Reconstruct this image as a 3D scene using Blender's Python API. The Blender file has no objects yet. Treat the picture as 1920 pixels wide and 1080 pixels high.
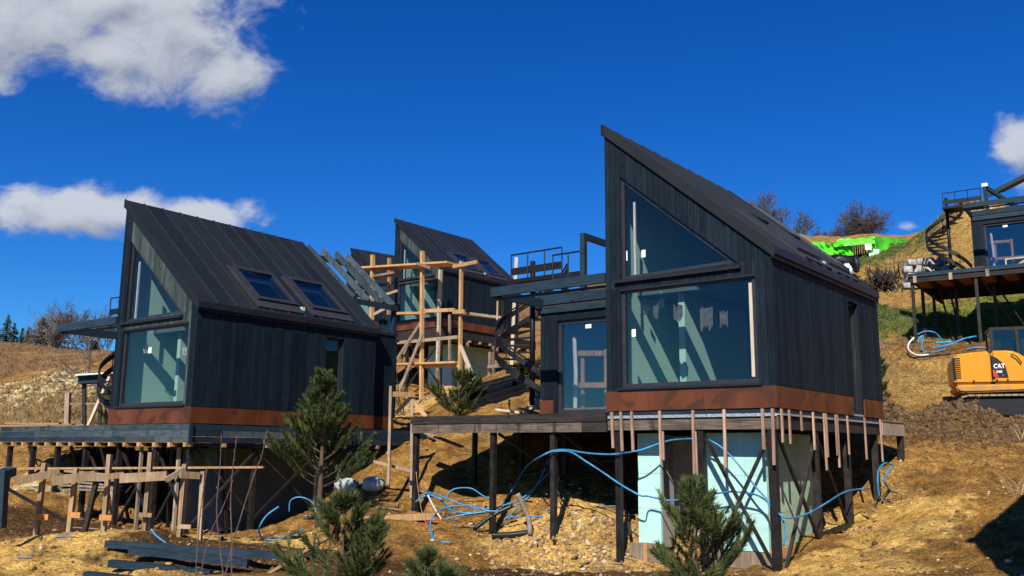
import bpy, math, random
import numpy as np
from mathutils import Vector, Matrix

random.seed(11)
rng = np.random.default_rng(11)
S = bpy.context.scene
COL = S.collection

# ------------------------------------------------------------------ camera
FOC, PIT, ROL = 1708.71, 0.176716, -0.008621
cp, sp = math.cos(PIT), math.sin(PIT)
cr, sr = math.cos(ROL), math.sin(ROL)
RIGHT0, UP0, FWD = Vector((1, 0, 0)), Vector((0, -sp, cp)), Vector((0, cp, sp))
RIGHT = RIGHT0 * cr - UP0 * sr
UP = RIGHT0 * sr + UP0 * cr
cam = bpy.data.cameras.new('camera')
camo = bpy.data.objects.new('camera', cam)
COL.objects.link(camo)
M = Matrix.Identity(4)
for i in range(3):
    M[i][0], M[i][1], M[i][2] = RIGHT[i], UP[i], -FWD[i]
camo.matrix_world = M
cam.sensor_width = 36
cam.lens = 36 * FOC / 1920
cam.clip_end = 3000
S.camera = camo

# ------------------------------------------------------------------ sun and sky
SUN_EL = math.radians(41)
SUN_AZ = math.radians(194.3)            # clockwise from +Y: behind the camera, a little to the left
SUNW = 4.6
SKYS = 0.066
to_sun = Vector((math.sin(SUN_AZ) * math.cos(SUN_EL), math.cos(SUN_AZ) * math.cos(SUN_EL), math.sin(SUN_EL)))
sl_ = bpy.data.lights.new('sun', 'SUN')
sl_.energy = SUNW
sl_.angle = math.radians(0.5)
sl_.color = (1.0, 0.95, 0.87)
so = bpy.data.objects.new('sun', sl_)
COL.objects.link(so)
so.rotation_euler = to_sun.to_track_quat('Z', 'Y').to_euler()

W = bpy.data.worlds.new('World')
S.world = W
W.use_nodes = True
nt = W.node_tree
nt.nodes.clear()


class NG:
    """small helper to write node graphs"""
    def __init__(s, nt): s.nt = nt
    def n(s, t, **kw):
        x = s.nt.nodes.new(t)
        for k, v in kw.items():
            if k.startswith('i_'):
                x.inputs[k[2:].replace('__', ' ')].default_value = v
            else:
                setattr(x, k, v)
        return x
    def l(s, a, b): s.nt.links.new(a, b)
    def val(s, x, sock):
        if isinstance(x, (int, float)): sock.default_value = x
        elif isinstance(x, (tuple, list)): sock.default_value = x
        else: s.l(x, sock)
    def math(s, op, a, b=0.0, c=None, clamp=False):
        x = s.n('ShaderNodeMath', operation=op, use_clamp=clamp)
        s.val(a, x.inputs[0]); s.val(b, x.inputs[1])
        if c is not None: s.val(c, x.inputs[2])
        return x.outputs[0]
    def vmath(s, op, a, b=(0, 0, 0)):
        x = s.n('ShaderNodeVectorMath', operation=op)
        s.val(a, x.inputs[0]); s.val(b, x.inputs[1])
        return x.outputs['Value'] if op in ('DOT_PRODUCT', 'LENGTH', 'DISTANCE') else x.outputs[0]
    def mix(s, f, a, b, bt='MIX'):
        x = s.n('ShaderNodeMix', data_type='RGBA', blend_type=bt)
        s.val(f, x.inputs[0]); s.val(a, x.inputs[6]); s.val(b, x.inputs[7])
        return x.outputs[2]
    def ramp(s, f, stops, interp='LINEAR'):
        x = s.n('ShaderNodeValToRGB')
        x.color_ramp.interpolation = interp
        e = x.color_ramp.elements
        while len(e) < len(stops): e.new(0.5)
        for i, (p, c) in enumerate(stops):
            e[i].position = p
            e[i].color = c if len(c) == 4 else (*c, 1)
        s.val(f, x.inputs[0])
        return x.outputs[0]
    def noise(s, vec, scale, detail=4, rough=.55, w=None, dist=0.0):
        x = s.n('ShaderNodeTexNoise')
        if vec is not None: s.l(vec, x.inputs['Vector'])
        x.inputs['Scale'].default_value = scale
        x.inputs['Detail'].default_value = detail
        x.inputs['Roughness'].default_value = rough
        x.inputs['Distortion'].default_value = dist
        return x.outputs['Fac']
    def mrange(s, v, a, b, c=0.0, d=1.0, smooth=True):
        x = s.n('ShaderNodeMapRange', interpolation_type='SMOOTHSTEP' if smooth else 'LINEAR')
        s.val(v, x.inputs['Value'])
        x.inputs['From Min'].default_value = a; x.inputs['From Max'].default_value = b
        x.inputs['To Min'].default_value = c; x.inputs['To Max'].default_value = d
        return x.outputs['Result']


g = NG(nt)
sky = g.n('ShaderNodeTexSky')
sky.sky_type = 'NISHITA'
sky.sun_disc = False
sky.sun_elevation = SUN_EL
sky.sun_rotation = SUN_AZ
sky.altitude = 600
sky.air_density = 1.0
sky.dust_density = 0.25
sky.ozone_density = 3.0
hs = g.n('ShaderNodeHueSaturation')
hs.inputs['Saturation'].default_value = 1.38
hs.inputs['Hue'].default_value = 0.507
g.l(sky.outputs[0], hs.inputs['Color'])
skyc = g.vmath('MULTIPLY', hs.outputs[0], (.345, .85, 1.28))
tc = g.n('ShaderNodeTexCoord')
d = tc.outputs['Generated']
# cumulus: soft ellipses round fixed compass directions, broken up by noise on the sky dome
df = g.math('MAXIMUM', g.vmath('DOT_PRODUCT', d, tuple(FWD)), 0.05)
pu = g.math('DIVIDE', g.vmath('DOT_PRODUCT', d, tuple(RIGHT)), df)
pv = g.math('DIVIDE', g.vmath('DOT_PRODUCT', d, tuple(UP)), df)
cmb = g.n('ShaderNodeCombineXYZ')
g.l(pu, cmb.inputs[0]); g.l(pv, cmb.inputs[1])
P2 = cmb.outputs[0]


def cloud_field(off):
    pp = g.vmath('ADD', P2, (off[0] / FOC, off[1] / FOC, 0))
    best = None
    for (cx, cy, rx, ry, st) in CL:
        q = g.vmath('SUBTRACT', pp, ((cx - 960) / FOC, (540 - cy) / FOC, 0))
        q = g.vmath('MULTIPLY', q, (FOC / rx, FOC / ry, 0))
        m = g.math('SUBTRACT', st, g.vmath('LENGTH', q))
        best = m if best is None else g.math('SMOOTH_MAX', best, m, .25)
    st2 = g.vmath('MULTIPLY', pp, (1, 1.35, 1))
    big = g.noise(st2, 7.0, 2, .5, dist=.3)
    n1 = g.noise(st2, 15.0, 10, .6, dist=.3)
    nn = g.math('ADD', g.math('MULTIPLY', g.math('SUBTRACT', n1, .5), 2.0), g.math('MULTIPLY', g.math('SUBTRACT', big, .5), 1.3))
    return g.math('ADD', best, nn)


CL = [(40, 40, 280, 105, 1.15), (280, 75, 230, 100, 1.15), (430, 140, 115, 72, 1.0), (200, 0, 300, 75, .95), (330, 150, 90, 60, .5),
      (50, 372, 90, 36, .85), (190, 396, 225, 50, 1.15), (355, 408, 140, 38, 1.1), (490, 420, 45, 24, .25),
      (1915, 285, 75, 75, .9), (1700, 425, 75, 34, .25), (178, 548, 40, 22, .05), (590, 388, 40, 22, -.05), (10, 262, 30, 20, .1)]
f0 = cloud_field((0, 0))
f1 = cloud_field((-18, 38))
alpha = g.mrange(f0, -.05, .62)
lit = g.mrange(g.math('SUBTRACT', f0, f1), -.75, .75)
dens = g.mrange(f0, .25, 1.3)
cc = g.mix(lit, (.24, .265, .32, 1), (.46, .48, .51, 1))
cc = g.mix(g.math('MULTIPLY', dens, .35), cc, (.42, .44, .48, 1))
cscale = g.vmath('MULTIPLY', cc, tuple([1.0 / SKYS] * 3))
out = g.mix(g.math('MULTIPLY', alpha, .9), skyc, cscale)
bg = g.n('ShaderNodeBackground')
bg.inputs['Strength'].default_value = SKYS
g.l(out, bg.inputs['Color'])
wo = g.n('ShaderNodeOutputWorld')
g.l(bg.outputs[0], wo.inputs['Surface'])

S.view_settings.view_transform = 'Standard'
S.view_settings.look = 'None'
S.view_settings.exposure = 0.5
S.view_settings.gamma = 1.0
S.cycles.max_bounces = 8
S.cycles.transparent_max_bounces = 16
S.cycles.caustics_reflective = False
S.cycles.caustics_refractive = False

# ------------------------------------------------------------------ measuring helpers
def ray(u, v):
    a, b = u - 960, 540 - v
    uu, vv = a * cr + b * sr, -a * sr + b * cr
    return Vector((uu / FOC, cp - vv / FOC * sp, sp + vv / FOC * cp))


def at(u, v, Y):
    r = ray(u, v)
    return r * (Y / r.y)


SITES = {'R': (1.894, 18.157, 0.782, -0.6676), 'L': (-10.297, 23.570, 0.574, -0.6362), 'M': (-6.102, 46.140, 5.938, -0.674),
         'E': (21.588, 35.765, 7.707, -0.611)}
apexF = at(658.6, 465.8, 62)
SITES['F'] = (apexF.x, apexF.y, apexF.z - 5.9, -0.86)


def wl(h, P):
    X, Y, Z, a = SITES[h]
    return Vector((X + P[0] * math.cos(a) - P[1] * math.sin(a), Y + P[0] * math.sin(a) + P[1] * math.cos(a), Z + P[2]))


def lw(h, P):
    X, Y, Z, a = SITES[h]
    dx, dy = P[0] - X, P[1] - Y
    return Vector((dx * math.cos(a) + dy * math.sin(a), -dx * math.sin(a) + dy * math.cos(a), P[2] - Z))


def unp(h, u, v, y):
    """world ray through (u, v) met with the plane local y = const of a site; result local"""
    r = ray(u, v)
    a = SITES[h][3]
    o = lw(h, (0, 0, 0))
    dl = Vector((r.x * math.cos(a) + r.y * math.sin(a), -r.x * math.sin(a) + r.y * math.cos(a), r.z))
    return o + dl * ((y - o.y) / dl.y)


# ------------------------------------------------------------------ materials
def new_mat(name):
    m = bpy.data.materials.new(name)
    m.use_nodes = True
    m.node_tree.nodes.clear()
    q = NG(m.node_tree)
    o = q.n('ShaderNodeOutputMaterial')
    b = q.n('ShaderNodeBsdfPrincipled')
    q.l(b.outputs[0], o.inputs['Surface'])
    return m, q, b, o


def bump(q, b, h, strength=.4, dist=.01):
    x = q.n('ShaderNodeBump')
    x.inputs['Strength'].default_value = strength
    x.inputs['Distance'].default_value = dist
    q.l(h, x.inputs['Height'])
    q.l(x.outputs[0], b.inputs['Normal'])


def simple(name, col, rough=.6, var=.25, scale=6, metal=0.0, stretch=(1, 1, 1), spec=.4, objvar=0.0, dark=.5, bumpy=0.0):
    m, q, b, o = new_mat(name)
    t = q.n('ShaderNodeTexCoord').outputs['Object']
    t = q.vmath('MULTIPLY', t, stretch)
    n = q.noise(t, scale, 5, .6)
    f = q.mrange(n, .5 - .22, .5 + .22)
    c1 = tuple(c * (1 - var) for c in col) + (1,)
    c2 = tuple(min(1, c * (1 + var)) for c in col) + (1,)
    c = q.mix(f, c1, c2)
    if objvar:
        oi = q.n('ShaderNodeObjectInfo')
        k = q.mrange(oi.outputs['Random'], 0, 1, 1 - objvar, 1 + objvar, False)
        h = q.n('ShaderNodeHueSaturation')
        q.l(c, h.inputs['Color']); q.l(k, h.inputs['Value'])
        c = h.outputs[0]
    q.l(c, b.inputs['Base Color'])
    b.inputs['Roughness'].default_value = rough
    b.inputs['Metallic'].default_value = metal
    b.inputs['Specular IOR Level'].default_value = spec
    if bumpy: bump(q, b, n, bumpy, .02)
    return m


def wood_mat(name, c1, c2, objvar=.2, rough=.75, axis=2, knots=True, stain=None, spec=.3, dk=0):
    m, q, b, o = new_mat(name)
    t = q.n('ShaderNodeTexCoord').outputs['Object']
    oi = q.n('ShaderNodeObjectInfo')
    rv = q.n('ShaderNodeCombineXYZ')
    q.l(q.math('MULTIPLY', oi.outputs['Random'], 37.0), rv.inputs[0]); q.l(q.math('MULTIPLY', oi.outputs['Random'], 91.0), rv.inputs[2])
    t2 = q.vmath('ADD', t, rv.outputs[0])
    st = [14, 14, 14]; st[axis] = .9
    gr = q.noise(q.vmath('MULTIPLY', t2, tuple(st)), 2.2, 6, .6, dist=.6)
    bl = q.noise(t2, 1.6, 3, .5)
    f = q.mrange(q.math('ADD', q.math('MULTIPLY', gr, .65), q.math('MULTIPLY', bl, .35)), .36, .64)
    c = q.mix(f, (*c1, 1), (*c2, 1))
    if knots:
        v = q.n('ShaderNodeTexVoronoi')
        st = [4.5, 4.5, 4.5]; st[axis] = 1.7
        q.l(q.vmath('MULTIPLY', t2, tuple(st)), v.inputs['Vector'])
        v.inputs['Scale'].default_value = 1.0
        k = q.mrange(v.outputs['Distance'], .05, .13)
        c = q.mix(k, tuple(x * .45 for x in c1) + (1,), c)
    if stain:
        sn = q.mrange(q.noise(q.vmath('MULTIPLY', t2, (5, 5, .5)), 1.3, 4, .6), .52, .7)
        c = q.mix(sn, c, (*stain, 1))
    k = q.mrange(oi.outputs['Random'], 0, 1, 1 - objvar, 1 + objvar, False)
    h = q.n('ShaderNodeHueSaturation')
    q.l(c, h.inputs['Color']); q.l(k, h.inputs['Value'])
    q.l(h.outputs[0], b.inputs['Base Color'])
    b.inputs['Roughness'].default_value = rough
    b.inputs['Specular IOR Level'].default_value = spec
    bump(q, b, gr, .35, .006)
    return m


MAT = {}
MAT['siding'] = wood_mat('siding_navy', (.0058, .0115, .0175), (.0110, .0205, .030), .30, .62, spec=.12)
MAT['siding_grey'] = wood_mat('siding_weathered', (.026, .040, .040), (.066, .088, .078), .4, .7, stain=(.020, .032, .036), spec=.15)
MAT['navy_beam'] = wood_mat('navy_timber', (.010, .022, .034), (.022, .042, .060), .2, .55, axis=0, spec=.2)
MAT['navy_worn'] = wood_mat('navy_timber_worn', (.03, .046, .056), (.068, .09, .098), .35, .6, axis=0, stain=(.02, .034, .045))
MAT['wood'] = wood_mat('pine_timber', (.33, .18, .066), (.54, .33, .145), .25, .75)
MAT['wood_tan'] = wood_mat('tan_timber', (.25, .155, .078), (.41, .29, .17), .25, .8)
MAT['wood_grey'] = wood_mat('weathered_timber', (.20, .145, .095), (.37, .28, .19), .3, .85)
MAT['wood_pale'] = wood_mat('pale_timber', (.42, .34, .235), (.62, .53, .39), .15, .8)
MAT['wood_orange'] = wood_mat('orange_timber', (.42, .17, .045), (.55, .26, .08), .1, .75)
MAT['wood_dark'] = wood_mat('dark_stained_timber', (.011, .009, .008), (.035, .028, .024), .3, .8, axis=0)
MAT['wood_mud'] = wood_mat('mud_streaked_timber', (.045, .034, .026), (.15, .115, .085), .25, .85, axis=0, stain=(.02, .016, .014))
MAT['batten'] = wood_mat('batten_timber', (.24, .145, .10), (.45, .30, .21), .35, .8)
MAT['membrane'] = simple('wall_membrane', (.008, .010, .013), .9)
MAT['trim'] = simple('black_trim', (.014, .014, .016), .45, .2)
MAT['frame'] = simple('window_frame', (.028, .028, .034), .4, .15)
MAT['steel'] = simple('dark_steel', (.024, .020, .018), .55, .5, 5, .3, objvar=.35)
MAT['stair'] = simple('black_steel', (.010, .010, .011), .5, .4, 5, .2)
MAT['roof'] = simple('roof_sheet', (.0145, .0165, .0175), .5, .14, 1.5, .0, objvar=.2, spec=.22)
MAT['seam'] = simple('roof_seam_lit', (.021, .025, .027), .5, .1, 2)  # ribs coloured lighter than the sheets to stand for their lit side
MAT['flash'] = simple('flashing_grey', (.05, .048, .05), .45, .15, 3, .3)
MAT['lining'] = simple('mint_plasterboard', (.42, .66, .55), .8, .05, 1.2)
MAT['lining_dark'] = simple('dark_board', (.085, .13, .125), .85, .2, 1.2)  # dark grey green; on the box under L it stands for shade
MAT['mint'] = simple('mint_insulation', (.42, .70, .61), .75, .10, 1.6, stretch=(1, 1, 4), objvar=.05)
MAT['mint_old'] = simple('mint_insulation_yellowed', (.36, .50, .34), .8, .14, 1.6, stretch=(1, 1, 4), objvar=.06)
MAT['blue_pipe'] = simple('blue_water_pipe', (.035, .22, .42), .45, .5, 3, spec=.4)
MAT['black_pipe'] = simple('black_plastic', (.012, .012, .013), .4, .3, 4)
MAT['hose'] = simple('grey_hose', (.22, .19, .16), .8, .3, 8)
MAT['smear'] = simple('plaster_smear', (.10, .105, .095), .9, .5, 9)
MAT['white_film'] = simple('white_film', (.72, .72, .72), .5, .1, 5)
MAT['bag'] = simple('white_sack', (.40, .44, .40), .7, .25, 5, bumpy=.5)
MAT['sack'] = simple('film_wrapped_stone', (.36, .335, .30), .5, .45, 3.5, objvar=.25, bumpy=.4)
MAT['foil'] = simple('foil', (.55, .60, .63), .3, .5, 18, .6, stretch=(1, 1, 3), bumpy=.6)
MAT['concrete'] = simple('concrete', (.34, .31, .27), .9, .15, 4)
MAT['yellow'] = simple('yellow_paint', (.68, .275, .006), .38, .06, 3, spec=.5)
MAT['excblack'] = simple('black_machine_paint', (.010, .010, .011), .45, .3)
MAT['rubber'] = simple('muddy_track', (.035, .028, .022), .85, .5, 7)
MAT['mudtop'] = simple('dusty_track_top', (.26, .20, .14), .9, .3, 7)
MAT['red'] = simple('red_stripe', (.5, .03, .015), .5)
MAT['white'] = simple('white_print', (.8, .8, .8), .5, .03)
MAT['brick_red'] = simple('red_block', (.16, .055, .03), .8, .2)
MAT['bark'] = simple('pine_bark', (.10, .062, .042), .9, .4, 10, bumpy=.6)
MAT['bark_grey'] = simple('grey_twig', (.095, .075, .062), .9, .35, 4)
MAT['bark_pale'] = simple('pale_grey_twig', (.15, .125, .105), .9, .35, 4)
MAT['bark_red'] = simple('reddish_twig', (.075, .052, .040), .9, .35, 4)
MAT['stem'] = simple('red_sapling_bark', (.12, .075, .06), .7, .35, 6)
MAT['hay'] = simple('dead_weed', (.42, .32, .17), .9, .3)
MAT['brush'] = simple('brushwood', (.055, .034, .025), .9, .5, 5)
MAT['black_tarp'] = simple('black_tarpaulin', (.008, .008, .009), .45, .4, 3, bumpy=.5)
MAT['sheet'] = simple('black_profile', (.012, .014, .017), .4, .3, 3, .2, objvar=.5)


def m_machine():
    m, q, b, o = new_mat('dusty_yellow_paint')
    t = q.n('ShaderNodeTexCoord').outputs['Object']
    n = q.noise(t, 3.2, 8, .65)
    n2 = q.noise(t, 28.0, 4, .6)
    sep = q.n('ShaderNodeSeparateXYZ'); q.l(t, sep.inputs[0])
    low = q.mrange(sep.outputs[2], 0.0, .55, .30, 0.0, False)
    f = q.mrange(q.math('ADD', q.math('ADD', n, low), q.math('MULTIPLY', q.math('SUBTRACT', n2, .5), .35)), .58, .82, 0, .7)
    c = q.mix(f, (.66, .27, .006, 1), (.30, .19, .085, 1))
    q.l(c, b.inputs['Base Color'])
    q.l(q.mrange(f, 0, .7, .36, .85), b.inputs['Roughness'])
    return m


MAT['yellow'] = m_machine()


def m_copper():
    m, q, b, o = new_mat('copper_sheet')
    t = q.n('ShaderNodeTexCoord').outputs['Object']
    n = q.noise(q.vmath('MULTIPLY', t, (1, 1, .3)), 2, 4, .5)
    n2 = q.noise(t, 1.1, 3, .5, dist=1.5)
    c = q.mix(q.mrange(n, .36, .66), (.125, .036, .012, 1), (.18, .054, .018, 1))
    c = q.mix(q.mrange(n2, .5, .66), c, (.075, .026, .010, 1))
    q.l(c, b.inputs['Base Color'])
    b.inputs['Metallic'].default_value = .25
    q.l(q.mrange(n2, .3, .7, .32, .55), b.inputs['Roughness'])
    bump(q, b, n2, .25, .02)
    return m


MAT['copper'] = m_copper()


def m_glass(name, tint, k0):
    m = bpy.data.materials.new(name)
    m.use_nodes = True
    m.node_tree.nodes.clear()
    q = NG(m.node_tree)
    o = q.n('ShaderNodeOutputMaterial')
    tr = q.n('ShaderNodeBsdfTransparent')
    tr.inputs[0].default_value = (*tint, 1)
    gl = q.n('ShaderNodeBsdfGlossy')
    gl.inputs['Roughness'].default_value = 0.004
    gl.inputs['Color'].default_value = (.96, .95, .92, 1)
    lw_ = q.n('ShaderNodeLayerWeight')
    lw_.inputs['Blend'].default_value = .5
    f = q.math('ADD', q.math('MULTIPLY', q.math('POWER', lw_.outputs['Facing'], 5.0), .9), k0, clamp=True)
    ms = q.n('ShaderNodeMixShader')
    q.l(f, ms.inputs[0]); q.l(tr.outputs[0], ms.inputs[1]); q.l(gl.outputs[0], ms.inputs[2])
    q.l(ms.outputs[0], o.inputs['Surface'])
    return m


MAT['glass'] = m_glass('window_glass', (.86, .87, .86), .04)
MAT['cabglass'] = m_glass('cab_glass', (.45, .55, .50), .06)
MAT['film'] = m_glass('plastic_film', (.82, .82, .82), .10)


def m_green():
    m, q, b, o = new_mat('lime_tarpaulin')
    t = q.n('ShaderNodeTexCoord').outputs['Object']
    n = q.noise(q.vmath('MULTIPLY', t, (1, 1, .4)), 2.0, 5, .6)
    c = q.mix(q.mrange(n, .35, .65), (.055, .50, .006, 1), (.12, .72, .012, 1))
    q.l(c, b.inputs['Base Color'])
    b.inputs['Roughness'].default_value = .45
    bump(q, b, n, .6, .06)
    return m


MAT['lime'] = m_green()


def m_ground():
    m, q, b, o = new_mat('earth')
    P = q.n('ShaderNodeNewGeometry').outputs['Position']
    def attr(nm):
        a = q.n('ShaderNodeAttribute')
        a.attribute_name = nm
        return a.outputs['Fac']
    n0 = q.noise(P, .45, 5, .6)
    n1 = q.noise(P, 2.3, 8, .62)
    n2 = q.noise(P, 11.0, 8, .68)
    n3 = q.noise(P, 38.0, 5, .65)
    base = q.ramp(q.math('ADD', q.math('MULTIPLY', n1, .6), q.math('MULTIPLY', n2, .4)),
                  [(.33, (.095, .050, .020)), (.47, (.20, .112, .046)), (.58, (.29, .17, .073)), (.70, (.40, .26, .13))])
    sand = q.ramp(q.math('ADD', q.math('MULTIPLY', n1, .5), q.math('MULTIPLY', n2, .5)),
                  [(.32, (.22, .125, .05)), (.48, (.42, .27, .115)), (.60, (.56, .39, .19)), (.72, (.66, .52, .31))])
    dark = q.ramp(n2, [(.33, (.038, .022, .014)), (.5, (.075, .044, .026)), (.66, (.14, .085, .05))])
    clay = q.ramp(n2, [(.33, (.06, .029, .014)), (.5, (.13, .07, .036)), (.68, (.22, .125, .07))])
    grass = q.ramp(n2, [(.35, (.04, .055, .014)), (.5, (.10, .12, .028)), (.66, (.26, .21, .075))])
    dry = q.ramp(q.math('ADD', q.math('MULTIPLY', n2, .5), q.math('MULTIPLY', n0, .5)),
                 [(.36, (.10, .058, .034)), (.5, (.19, .115, .07)), (.64, (.27, .175, .11))])
    straw = q.ramp(n2, [(.34, (.13, .078, .034)), (.5, (.25, .16, .075)), (.66, (.38, .27, .14))])
    pale = q.ramp(n2, [(.35, (.30, .26, .21)), (.5, (.42, .38, .32)), (.66, (.55, .51, .45))])
    def blend(c, nm, col, k=.5):
        a = attr(nm)
        f = q.mrange(q.math('ADD', a, q.math('MULTIPLY', q.math('SUBTRACT', n1, .5), k * 2)), .35, .65)
        return q.mix(f, c, col)
    c = base
    for nm, col in (('m_dry', dry), ('m_straw', straw), ('m_sand', sand), ('m_grass', grass), ('m_dark', dark), ('m_clay', clay), ('m_pale', pale)):
        c = blend(c, nm, col)
    v = q.n('ShaderNodeTexVoronoi')
    v.inputs['Scale'].default_value = 5.5
    v.inputs['Randomness'].default_value = 1
    q.l(P, v.inputs['Vector'])
    peb = q.math('MULTIPLY', q.math('LESS_THAN', v.outputs['Distance'], .16), q.math('GREATER_THAN', n0, .47))
    c = q.mix(q.math('MULTIPLY', peb, .5), c, (.48, .36, .25, 1))
    c = q.vmath('MULTIPLY', c, (1.62, 1.46, .86))
    lowf = q.noise(q.vmath('ADD', P, (31.0, 7.0, 3.0)), .8, 6, .65, dist=.8)
    c = q.mix(q.mrange(lowf, .47, .64), c, q.vmath('MULTIPLY', c, (.60, .62, .72)))
    c = q.mix(q.mrange(lowf, .46, .30), c, q.vmath('MULTIPLY', c, (1.14, 1.17, 1.25)))
    spk = q.mrange(q.noise(P, 21.0, 6, .72), .36, .66, .52, 1.25)
    spk2 = q.mrange(q.noise(P, 5.0, 6, .7), .34, .66, .72, 1.15)
    sv = q.n('ShaderNodeVectorMath', operation='SCALE')
    q.l(c, sv.inputs[0]); q.l(q.math('MULTIPLY', spk, spk2), sv.inputs['Scale'])
    c = sv.outputs[0]
    q.l(c, b.inputs['Base Color'])
    b.inputs['Roughness'].default_value = .95
    b.inputs['Specular IOR Level'].default_value = .1
    h = q.math('ADD', q.math('ADD', q.math('MULTIPLY', n1, .5), q.math('MULTIPLY', n2, .55)), q.math('ADD', q.math('MULTIPLY', n3, .3), q.math('MULTIPLY', peb, .2)))
    bump(q, b, h, .9, .15)
    return m


MAT['earth'] = m_ground()


def m_needles(name, c1, c2, c3):
    m, q, b, o = new_mat(name)
    t = q.n('ShaderNodeTexCoord').outputs['Object']
    n = q.noise(t, 3.0, 3, .6)
    c = q.ramp(n, [(.3, c1), (.5, c2), (.7, c3)])
    q.l(c, b.inputs['Base Color'])
    b.inputs['Roughness'].default_value = .55
    b.inputs['Specular IOR Level'].default_value = .3
    tr = q.n('ShaderNodeBsdfTranslucent')
    q.l(c, tr.inputs[0])
    ms = q.n('ShaderNodeMixShader')
    ms.inputs[0].default_value = .2
    q.l(b.outputs[0], ms.inputs[1]); q.l(tr.outputs[0], ms.inputs[2])
    q.l(ms.outputs[0], o.inputs['Surface'])
    return m


MAT['needle'] = m_needles('pine_needles', (.028, .046, .014), (.080, .105, .030), (.17, .19, .062))
MAT['spruce'] = m_needles('spruce_needles', (.016, .028, .014), (.035, .05, .022), (.06, .075, .03))


MAT['brown_needle'] = m_needles('brown_needles', (.045, .035, .015), (.085, .062, .026), (.13, .09, .04))


def m_stone():
    m, q, b, o = new_mat('pale_stone')
    g_ = q.n('ShaderNodeNewGeometry')
    c = q.ramp(g_.outputs['Random Per Island'], [(0, (.16, .09, .04)), (.5, (.29, .18, .08)), (.82, (.40, .27, .12)), (1, (.58, .48, .32))])
    q.l(c, b.inputs['Base Color'])
    b.inputs['Roughness'].default_value = .9
    return m


def m_clod():
    m, q, b, o = new_mat('clay_clods')
    g_ = q.n('ShaderNodeNewGeometry')
    n = q.noise(g_.outputs['Position'], 12, 5, .6)
    c = q.ramp(q.math('ADD', q.math('MULTIPLY', g_.outputs['Random Per Island'], .5), q.math('MULTIPLY', n, .5)),
               [(.2, (.05, .026, .010)), (.5, (.105, .060, .021)), (.8, (.18, .11, .040))])
    q.l(c, b.inputs['Base Color'])
    b.inputs['Roughness'].default_value = .95
    bump(q, b, n, .8, .05)
    return m


MAT['stone'] = m_stone()
MAT['clod'] = m_clod()


# ------------------------------------------------------------------ mesh helpers
def link(o, parent=None):
    COL.objects.link(o)
    if parent: o.parent = parent
    return o


def tag(o, label=None, cat=None, group=None, kind=None):
    if label: o['label'] = label
    if cat: o['category'] = cat
    if group: o['group'] = group
    if kind: o['kind'] = kind
    elif cat: o['kind'] = 'thing'
    return o


def thing(name, label, cat, loc=(0, 0, 0), rz=0.0, group=None):
    o = bpy.data.objects.new(name, None)
    o.location = loc
    o.rotation_euler = (0, 0, rz)
    o.empty_display_size = .3
    link(o)
    return tag(o, label, cat, group)


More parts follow.
